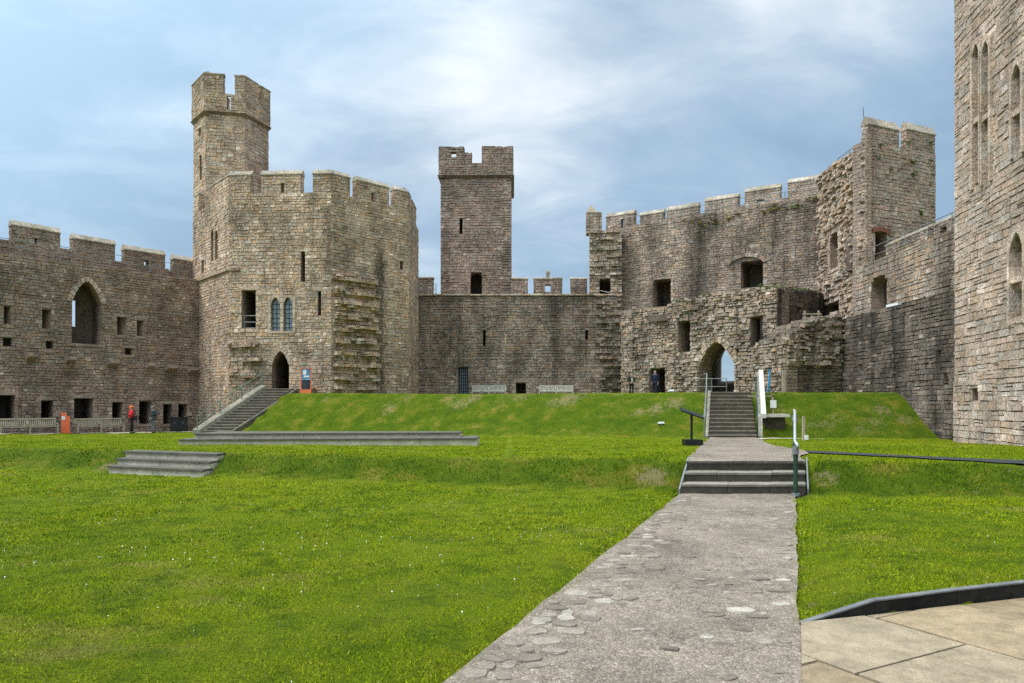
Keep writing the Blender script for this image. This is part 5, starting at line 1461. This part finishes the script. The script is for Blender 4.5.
def bank_bits():
    d = 38.6; x = XP(769, d); z = gz1(x, d)
    t = thing('marker_pole', 'leaning bright blue pole at the head of the staircase', 'pole', (x, d, z)); q = MB(); q.tube([(x-.06, d, z-.1), (x+.06, d, z+1.2)], .055, 8); q.build('pole', M['blue'], t)
    q = MB(); q.box((x+.06, d-.02, z+1.22), (.22, .05, .05)); q.build('cap', M['blue'], t)
    x = XP(783.5, d); q = MB(); q.box((x, d, z+.55), (.14, .12, 1.3)); tag(q.build('timber_post', M['wood_grey']), 'short square timber post beside the leaning blue pole', 'post')
    # timber landing ledge with a board stuck in the bank
    d = 35.4; x = XP(774, d); z = gz1(x, d); t = thing('viewing_ledge', 'pale timber ledge projecting from the bank right of the stairs', 'platform', (x, d, z))
    q = MB(); q.box((x+.05, d+.2, ZP(415.5, d)), (1.2, 1.1, .15)); q.build('deck', M['wood_pale'], t)
    q = MB(); q.box((x+.1, d+.35, ZP(415.5, d)-.55), (.9, .7, .95)); q.build('support', M['riser'], t)
    q = MB(); q.box((x-.1, d+1.6, ZP(396, d+1.6)), (1.3, .08, .08), .0, rx=0); q.build('top_rail', M['wood_grey'], t)
    for s in (-.1, .5): q = MB(); q.box((x+s, d+1.6, ZP(403, d+1.6)), (.1, .08, .9)); q.build('post', M['wood_grey'], t)
    d = 36.0; x = XP(773, d); z = gz1(x, d); t = thing('notice_sign', 'small white notice on the bank above the timber ledge', 'sign', (x, d, z))
    q = MB(); q.tube([(x, d, z-.1), (x, d, ZP(404, d))], .03, 6); q.build('post', M['wood_grey'], t)
    q = MB(); q.box((x, d-.04, ZP(404, d)), (.3, .03, .38)); q.build('panel', M['white'], t)
    d = 31.5; x = XP(803.5, d); z = gz1(x, d); t = thing('bollard', 'slim grey timber post with a small white box at its foot', 'post', (x, d, z))
    q = MB(); q.box((x, d, z+.5), (.1, .1, 1.12)); q.build('post', M['wood_grey'], t); q = MB(); q.box((x+.1, d-.06, z+.14), (.14, .12, .2)); q.build('box', M['white'], t)
    for (px, py, d, lab) in ((671, 400, 39.0, 'small white lamp fixture in the grass near the crest left of the staircase'), (661, 430, 36.4, 'small white lamp fixture in the grass at the foot of the main bank'), (228, 428, 45.6, 'small white lamp fixture in the grass beside the tower stairs'), (281, 398, 48.6, 'small white lamp fixture near the top of the tower stairs')):
        x = XP(px, d); z = gz1(x, d); t = thing('ground_light', lab, 'lamp', (x, d, z), 'ground lamps in the grass')
        q = MB(); q.box((x, d, z+.1), (.3, .16, .09), .1, rx=-.3); q.build('housing', M['white'], t); q = MB(); q.box((x, d, z+.02), (.1, .1, .16)); q.build('bracket', M['steel_dull'], t)
    # barrier across the gate
    d = 49.8; xa, xb = XP(697, d), XP(724, d); z = TER; t = thing('barrier', 'grey steel rail across the foot of the pointed gate arch', 'barrier', ((xa+xb)/2, d, z))
    for f in (0, .5, 1): q = MB(); q.tube([(xa+(xb-xa)*f, d-.6*f, z-.1), (xa+(xb-xa)*f, d-.6*f, z+1.15)], .028, 6); q.build('post', M['steel_dull'], t)
    q = MB()
    for h in (.6, 1.15): q.tube([(xa, d, z+h), (xb, d-.6, z+h)], .026, 6)
    q.build('rail', M['steel_dull'], t)
    # small timber rail in the ruin
    d = 45.2; t = thing('fence_rail', 'short timber rail on top of the ruined stump by the dark wall', 'fence', (XP(812, d), d, 6)); q = MB()
    for px in (808, 822): q.box((XP(px, d), d+.5, ZP(320, d)), (.09, .09, 1.3))
    q.build('post', M['wood_grey'], t); q = MB()
    for py in (313, 317): q.box((XP(815, d), d+.45, ZP(py, d)), (1.2, .06, .08))
    q.build('rail', M['wood_grey'], t)
bank_bits()

# ------------------------------------------------------------------ people
def skin_mesh(verts, edges, rad, root=0, sub=2):
    me = bpy.data.meshes.new('figure'); me.from_pydata(verts, edges, [])
    o = bpy.data.objects.new('figure', me); COL.objects.link(o)
    md = o.modifiers.new('Skin', 'SKIN'); md.use_smooth_shade = True
    for i, s in enumerate(me.skin_vertices[0].data):
        r = rad[i]; s.radius = (r, r) if isinstance(r, (int, float)) else r; s.use_root = (i == root)
    sb = o.modifiers.new('Sub', 'SUBSURF'); sb.levels = sub; sb.render_levels = sub
    bpy.context.view_layer.update()
    dg = bpy.context.evaluated_depsgraph_get()
    m2 = bpy.data.meshes.new_from_object(o.evaluated_get(dg))
    bpy.data.objects.remove(o); bpy.data.meshes.remove(me)
    m2.polygons.foreach_set('use_smooth', [True]*len(m2.polygons))
    return m2
def person(x, d, yaw, label, coat, trousers, hair, hat=None, scale=1.0, arms='down', stride=.0, longcoat=False):
    z = gz1(x, d)+.03
    o = thing('person', label, 'person', (x, d, z)); o.rotation_euler = (0, 0, yaw); o.scale = (scale,)*3
    def add(name, me, mat, par=None):
        me.name = name; ob = bpy.data.objects.new(name, me); COL.objects.link(ob); ob.parent = par or o
        me.materials.clear(); me.materials.append(mat); return ob
    def armpts(s):
        if arms == 'down': return [(s*.19, 0, 1.41), (s*.235, .03, 1.13), (s*.215, -.05, .89), (s*.21, -.075, .82)]
        if arms == 'front': return [(s*.19, 0, 1.41), (s*.24, -.01, 1.14), (s*.1, -.24, 1.12), (s*.04, -.27, 1.12)]
        return [(s*.19, 0, 1.41), (s*.25, .08, 1.16), (s*.16, -.1, 1.0), (s*.12, -.16, .97)]
    V = [(0, 0, .95), (0, .0, 1.1), (0, -.005, 1.3), (0, .01, 1.44), (0, .0, 1.5), (0, -.012, 1.575), (0, -.005, 1.65)]
    E = [(0, 1), (1, 2), (2, 3), (3, 4), (4, 5), (5, 6)]; Rd = [(.135, .1), (.125, .09), (.15, .105), (.085, .075), .052, (.075, .088), (.062, .07)]
    n = len(V); V.append((0, -.105, 1.565)); E.append((5, n)); Rd.append(.014)
    for s in (-1, 1):
        n = len(V); ap = armpts(s); V += ap; Rd += [.06, .043, .03, .036]; E += [(3, n), (n, n+1), (n+1, n+2), (n+2, n+3)]
        w_, p_ = Vector(ap[2]), Vector(ap[3]); dr = (p_-w_).normalized(); sd = dr.cross(Vector((s, 0, 0))).normalized(); sd = sd if sd.length > .1 else Vector((0, 1, 0))
        for k, (of, ln_) in enumerate(((-.03, .075), (-.01, .088), (.01, .082), (.03, .065))):
            m = len(V); b = p_+sd*of+dr*.03; V += [tuple(b), tuple(b+dr*ln_*.55+Vector((-s*.008, -.006, 0))), tuple(b+dr*ln_+Vector((-s*.02, -.012, 0)))]; Rd += [.0105, .0095, .008]; E += [(n+3, m), (m, m+1), (m+1, m+2)]
        m = len(V); b = p_-sd*.035-dr*.005; V += [tuple(b), tuple(b-sd*.02+dr*.035)]; Rd += [.011, .009]; E += [(n+3, m), (m, m+1)]
    leg = []
    for s in (-1, 1):
        n = len(V); f = s*stride
        pts = [(s*.09, 0, .9), (s*.1, -.02-f*.5, .5), (s*.1, .02-f, .09), (s*.115, -.13-f, .045)]; leg.append(pts)
        V += pts; Rd += [.095, .06, .042, (.045, .035)]; E += [(0, n), (n, n+1), (n+1, n+2), (n+2, n+3)]
    add('body', skin_mesh(V, E, Rd), M['skin'])
    # coat
    hem = .72 if longcoat else .86
    V = [(0, 0, 1.0), (0, 0, 1.12), (0, -.005, 1.3), (0, .01, 1.43), (0, .005, 1.475)]; E = [(0, 1), (1, 2), (2, 3), (3, 4)]; Rd = [(.185, .14), (.17, .128), (.185, .135), (.11, .1), (.075, .075)]
    V.append((0, 0, hem)); E.append((0, 5)); Rd.append((.195, .15))
    for s in (-1, 1):
        n = len(V); ap = armpts(s)[:3]; V += ap; Rd += [.082, .066, .052]; E += [(3, n), (n, n+1), (n+1, n+2)]
    add('jacket', skin_mesh(V, E, Rd), coat)
    V = [(0, 0, .93)]; E = []; Rd = [(.15, .115)]
    for pts in leg:
        n = len(V); V += [pts[0], pts[1], (pts[2][0], pts[2][1], .1)]; Rd += [.108, .077, .066]; E += [(0, n), (n, n+1), (n+1, n+2)]
    add('trousers', skin_mesh(V, E, Rd), trousers)
    for pts in leg:
        a, b = pts[2], pts[3]; add('shoe', skin_mesh([(a[0], a[1]+.05, .045), (a[0], a[1]-.04, .05), (b[0], b[1]-.04, .04)], [(0, 1), (1, 2)], [.05, .058, .046]), M['shoe'])
    hb = MB(); hb.ell((0, .022, 1.645), (.093, .105, .085)); hb.ell((0, .05, 1.58), (.085, .07, .085)); h = hb.build('hair', hair, smooth=True); h.parent = o
    eb = MB()
    for s in (-1, 1): eb.ell((s*.032, -.088, 1.585), (.013, .01, .009), 6, 5)
    e = eb.build('eyes', M['dark_cloth']); e.parent = o
    if hat:
        hb = MB(); hb.ell((0, .01, 1.66), (.115, .125, .1)); hb.ell((0, .035, 1.58), (.11, .1, .11)); h = hb.build('hat', hat, smooth=True); h.parent = o
    return o
d = 45.0; x = XP(131.5, d); z_ = gz1(x, d)
person(x, d, R(130), 'person in a red coat and orange hat standing by the left wall', M['red_cloth'], M['dark_cloth'], M['hair_dark'], M['orange_cloth'], .99, 'bent', .08, True)
q = MB(); q.box((x+.3, d-.1, z_+.98), (.2, .26, .28), .4); q.tube([(x+.22, d-.2, z_+1.1), (x+.1, d-.12, z_+1.44), (x-.05, d+.05, z_+1.46)], .018, 5); tag(q.build('shoulder_bag', M['dark_cloth']), 'black shoulder bag at the hip of the person in red', 'bag')
d = 47.2; person(XP(153, d), d, R(150), 'person in a dark jacket and grey trousers looking into a wall opening', M['slate_cloth'], M['jeans'], M['hair_grey'], None, 1.02, 'front', .04)
d = 53.0; person(XP(631.5, d), d, R(10), 'person in a dark jacket over a pale top near the gatehouse recess', M['dark_cloth'], M['dark_cloth'], M['hair_grey'], None, .95, 'bent', .03)
o = [c for c in C.objects if c.name.startswith('person')][-1]
q = MB(); q.box((0, -.145, 1.2), (.16, .03, .36), rx=.04); sc_ = q.build('shirt', M['beige_cloth']); sc_.parent = o
d = 51.5; person(XP(655, d), d, R(-20), 'person in a navy jacket standing before the dark gatehouse doorway', M['navy_cloth'], M['navy_cloth'], M['hair_grey'], None, 1.02, 'down', .03)

# ------------------------------------------------------------------ grass blades and daisies
def not_lawn(X, D):
    wv = (vnoise(X, D, 5, 3)-.5)*.16+(vnoise(X, D, 1.2, 5)-.5)*.14
    k = (D < 13.4) & (X > path_l(D)+.05+wv) & (X < path_r(D)-.04+wv)
    k |= (X > path_r(D)-.1) & (D < kerb_d(X)+.06)
    k |= (D > 12.6) & (D < 14.9) & (X > path_l(13.35)+(D-13.35)*PSL-.03) & (X < path_l(13.35)+(D-13.35)*PSL+2.5)
    fl = 3.46 + (D-14.3)/(34.6-14.3)*(9.5-3.46); fr = 5.85 + (D-14.3)/(34.6-14.3)*(11.75-5.8)+.5*sstep((D-15)/3)*sstep((24-D)/5)
    k |= (D > 14.2) & (D < 34.8) & (X > fl) & (X < fr)
    k |= (D > 34.4) & (D < 38.8) & (X > 9.1+(D-34.6)*.31) & (X < 12.1+(D-34.6)*.31)
    k |= in_steps(X, D) | in_steps(X, D+.3)
    k |= (D > 22.8) & (D < 25.6) & (X > -10.7) & (X < -1.1)
    k |= tar_dist(X, D) < .8
    k |= (X > 20.4) | ((X > 17.0) & (D < 30)) | ((D > 48.4)) | (X < -24-.644*((54.5-D)/.765)+4.6)
    k |= (D > 45) & (X < stair_edge(D)+.2)
    return k
def grass():
    rg = np.random.default_rng(3)
    N = 760000
    d0, d1 = 2.6, 46.0
    u = rg.random(N); s = np.sqrt(d0)+(np.sqrt(d1)-np.sqrt(d0))*u; D = s*s
    X = (rg.random(N)-.5)*2*.86*D
    keep = ~not_lawn(X, D)
    # thin where bare, ragged along edges
    keep &= rg.random(N) < (.35+.9*vnoise(X, D, 1.3, 9))
    X, D = X[keep], D[keep]; n = len(X)
    Z = gz(X, D)-.004
    sc = np.clip(D/7, .8, 2.4)**.8
    slope = (gz(X, D+.25)-gz(X, D-.25))/.5
    h = rg.uniform(.012, .03, n)*(1+.8*sstep((slope-.08)/.25))*np.clip(D/9, .9, 1.25)*(.65+.7*vnoise(X, D, .8, 4))
    w = rg.uniform(.0028, .0055, n)*sc*1.1
    a = rg.random(n)*2*math.pi; ln = h*rg.uniform(.2, 1.3, n); b = rg.random(n)*2*math.pi
    v = np.empty((n, 3, 3), np.float32)
    v[:, 0] = np.stack([X-np.cos(a)*w, D-np.sin(a)*w, Z], 1)
    v[:, 1] = np.stack([X+np.cos(a)*w, D+np.sin(a)*w, Z], 1)
    v[:, 2] = np.stack([X+np.cos(b)*ln, D+np.sin(b)*ln, Z+h], 1)
    tone = np.clip(rg.normal(.48, .15, n), 0, 1); tone = np.where(rg.random(n) < .012, .98, np.minimum(tone, .9))
    me = bpy.data.meshes.new('grass'); me.vertices.add(n*3); me.vertices.foreach_set('co', v.ravel())
    me.loops.add(n*3); me.loops.foreach_set('vertex_index', np.arange(n*3, dtype=np.int32))
    me.polygons.add(n); me.polygons.foreach_set('loop_start', np.arange(0, n*3, 3, dtype=np.int32))
    me.update(calc_edges=True)
    ca = me.color_attributes.new('tone', 'FLOAT_COLOR', 'POINT')
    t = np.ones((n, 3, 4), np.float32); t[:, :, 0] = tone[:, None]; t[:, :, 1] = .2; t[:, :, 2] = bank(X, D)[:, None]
    ca.data.foreach_set('color', t.ravel()); me.materials.append(M['blade'])
    o = bpy.data.objects.new('grass', me); COL.objects.link(o)
    stuff(o, 'short mown green grass covering the castle lawns', 'grass')
    # daisies in loose drifts
    mb = MB(); rn = random.Random(6); pts = []
    for (cx, cd, sx, sd, m) in ((-3.5, 7.9, 1.3, .4, 60), (-1.2, 8.7, 1.2, .5, 46), (-5.5, 7.0, .8, .35, 26), (-6, 10.5, 2, .9, 40), (-2, 11, 2.2, .9, 40), (.5, 9.6, .9, .5, 24), (-2.2, 5.8, 1.6, .8, 26), (-.6, 6.6, .9, .8, 16), (4.2, 8.5, 1.4, 1.0, 14), (6, 10.5, 1.6, .8, 12), (-3, 13, 3, .8, 20), (3.0, 6.3, .5, .3, 3)):
        for k in range(m): pts.append((rn.gauss(cx, sx), rn.gauss(cd, sd)))
    for k in range(120):
        dd = rn.uniform(3.6, 16); pts.append((rn.uniform(-.75, .75)*dd, dd))
    for x, dd in pts:
        if rn.random() < .25: continue
        if not_lawn(np.array([x]), np.array([dd]))[0] or dd < 3: continue
        z = gz1(x, dd)+rn.uniform(.025, .045); r = rn.uniform(.0035, .0065); tx, ty = rn.uniform(-.5, .5), rn.uniform(-.8, .2)
        ring = [(x+r*math.cos(q*math.pi/3.5), dd+r*math.sin(q*math.pi/3.5), z+r*(tx*math.cos(q*math.pi/3.5)-ty*math.sin(q*math.pi/3.5))) for q in range(7)]
        i = mb.vs(ring); mb.face([i+k for k in range(7)])
        j = mb.vs([(x-.0008, dd, z-.04), (x+.0008, dd, z-.04), (x, dd, z)]); mb.face([j, j+1, j+2])
    stuff(mb.build('daisies', M['petal']), 'tiny white daisies scattered through the lawn', 'flowers')
grass()

# ------------------------------------------------------------------ sky, sun, camera
SUN_EL, SUN_AZ = R(58), R(252)      # azimuth clockwise from +Y: behind the camera, a little left
world = bpy.data.worlds.new('World'); C.world = world; world.use_nodes = True
def make_sky():
    nt = world.node_tree; nt.nodes.clear(); L = nt.links
    out = nn(nt, 'ShaderNodeOutputWorld'); bg = nn(nt, 'ShaderNodeBackground'); bg.inputs[1].default_value = .15
    L.new(bg.outputs[0], out.inputs[0])
    sky = nn(nt, 'ShaderNodeTexSky'); sky.sky_type = 'NISHITA'; sky.sun_disc = False; sky.sun_elevation = SUN_EL; sky.sun_rotation = SUN_AZ
    tc = nn(nt, 'ShaderNodeTexCoord'); dirv = tc.outputs['Generated']
    sep = nn(nt, 'ShaderNodeSeparateXYZ'); L.new(dirv, sep.inputs[0])
    # flatten the dome into a cloud layer
    den = math_(nt, 'ADD', math_(nt, 'MAXIMUM', sep.outputs[2], 0.0), .22)
    cx = math_(nt, 'DIVIDE', sep.outputs[0], den); cy = math_(nt, 'DIVIDE', sep.outputs[1], den)
    cv = nn(nt, 'ShaderNodeCombineXYZ'); L.new(cx, cv.inputs[0]); L.new(cy, cv.inputs[1])
    n1 = noise(nt, cv.outputs[0], .8, 8, .55, .35)
    mp = nn(nt, 'ShaderNodeMapping'); mp.inputs['Location'].default_value = (4.3, 1.7, .4); mp.inputs['Rotation'].default_value = (0, 0, .5); mp.inputs['Scale'].default_value = (1, 1.7, 1); L.new(cv.outputs[0], mp.inputs[0])
    n2 = noise(nt, mp.outputs[0], 2.0, 7, .6, .5)
    def lobe(px, py, k, amp):
        v = Vector(((px-512)/F, 1, (HZ-py)/F)).normalized()
        dp = nn(nt, 'ShaderNodeVectorMath', operation='DOT_PRODUCT'); L.new(dirv, dp.inputs[0]); dp.inputs[1].default_value = v
        e = math_(nt, 'EXPONENT', math_(nt, 'MULTIPLY', math_(nt, 'SUBTRACT', dp.outputs['Value'], 1.0), k)); return math_(nt, 'MULTIPLY', e, amp)
    lob = None
    for a in ((470, 95, 140, .22), (510, 10, 60, .26), (790, -50, 70, .5), (100, 210, 40, .13), (540, 165, 160, .12), (330, 150, 60, .06), (600, 240, 60, -.08), (40, 30, 22, -.24), (650, 60, 160, -.14), (900, 110, 40, -.12)):
        l = lobe(*a); lob = l if lob is None else math_(nt, 'ADD', lob, l)
    f = math_(nt, 'ADD', math_(nt, 'ADD', math_(nt, 'MULTIPLY', math_(nt, 'SUBTRACT', n1, .5), 1.5), math_(nt, 'MULTIPLY', math_(nt, 'SUBTRACT', n2, .5), .85)), math_(nt, 'ADD', lob, .2))
    cl = ramp(nt, f, [(.0, (1.18, 1.74, 2.35)), (.22, (1.55, 2.12, 2.72)), (.42, (2.15, 2.65, 3.15)), (.62, (3.1, 3.45, 3.75)), (.85, (4.2, 4.25, 4.3))])
    up = ramp(nt, sep.outputs[2], [(.55, (1, 1, 1)), (.9, (2.8, 2.6, 2.35))])  # overhead sky, out of view, raised and warmed to keep the light level
    cl = mix(nt, 1, cl, up, 'MULTIPLY')
    dp = nn(nt, 'ShaderNodeVectorMath', operation='DOT_PRODUCT'); L.new(dirv, dp.inputs[0])
    dp.inputs[1].default_value = (math.sin(SUN_AZ)*math.cos(SUN_EL), math.cos(SUN_AZ)*math.cos(SUN_EL), math.sin(SUN_EL))
    glow = ramp(nt, dp.outputs['Value'], [(.2, (1, 1, 1)), (1.0, (3.4, 3.15, 2.85))])   # unseen glow around the sun direction, added to keep the light level up
    cl = mix(nt, 1, cl, glow, 'MULTIPLY')
    c = mix(nt, .93, sky.outputs[0], cl)
    L.new(c, bg.inputs[0])
make_sky()
sl = bpy.data.lights.new('Sun', 'SUN'); sl.energy = 1.25; sl.angle = R(20); sl.color = (1, .965, .92)
so = bpy.data.objects.new('Sun', sl); COL.objects.link(so); so.location = (0, 0, 60)
sd = Vector((math.sin(SUN_AZ)*math.cos(SUN_EL), math.cos(SUN_AZ)*math.cos(SUN_EL), math.sin(SUN_EL)))
so.rotation_euler = sd.to_track_quat('Z', 'Y').to_euler()

cam = bpy.data.cameras.new('Camera'); co = bpy.data.objects.new('Camera', cam); COL.objects.link(co); C.camera = co
cam.sensor_width = 36; cam.lens = F/1024*36; cam.shift_y = (HZ-341.5)/1024
co.location = (0, 0, EYE); co.rotation_euler = (R(90), 0, 0); cam.clip_end = 5000; cam.clip_start = .05
vs = C.view_settings; vs.view_transform = 'Standard'; vs.look = 'None'; vs.gamma = 1; vs.exposure = .8; vs.use_curve_mapping = False
C.render.engine = 'CYCLES'
C.cycles.use_denoising = False
C.cycles.max_bounces = 6; C.cycles.diffuse_bounces = 3; C.cycles.glossy_bounces = 2; C.cycles.transmission_bounces = 2
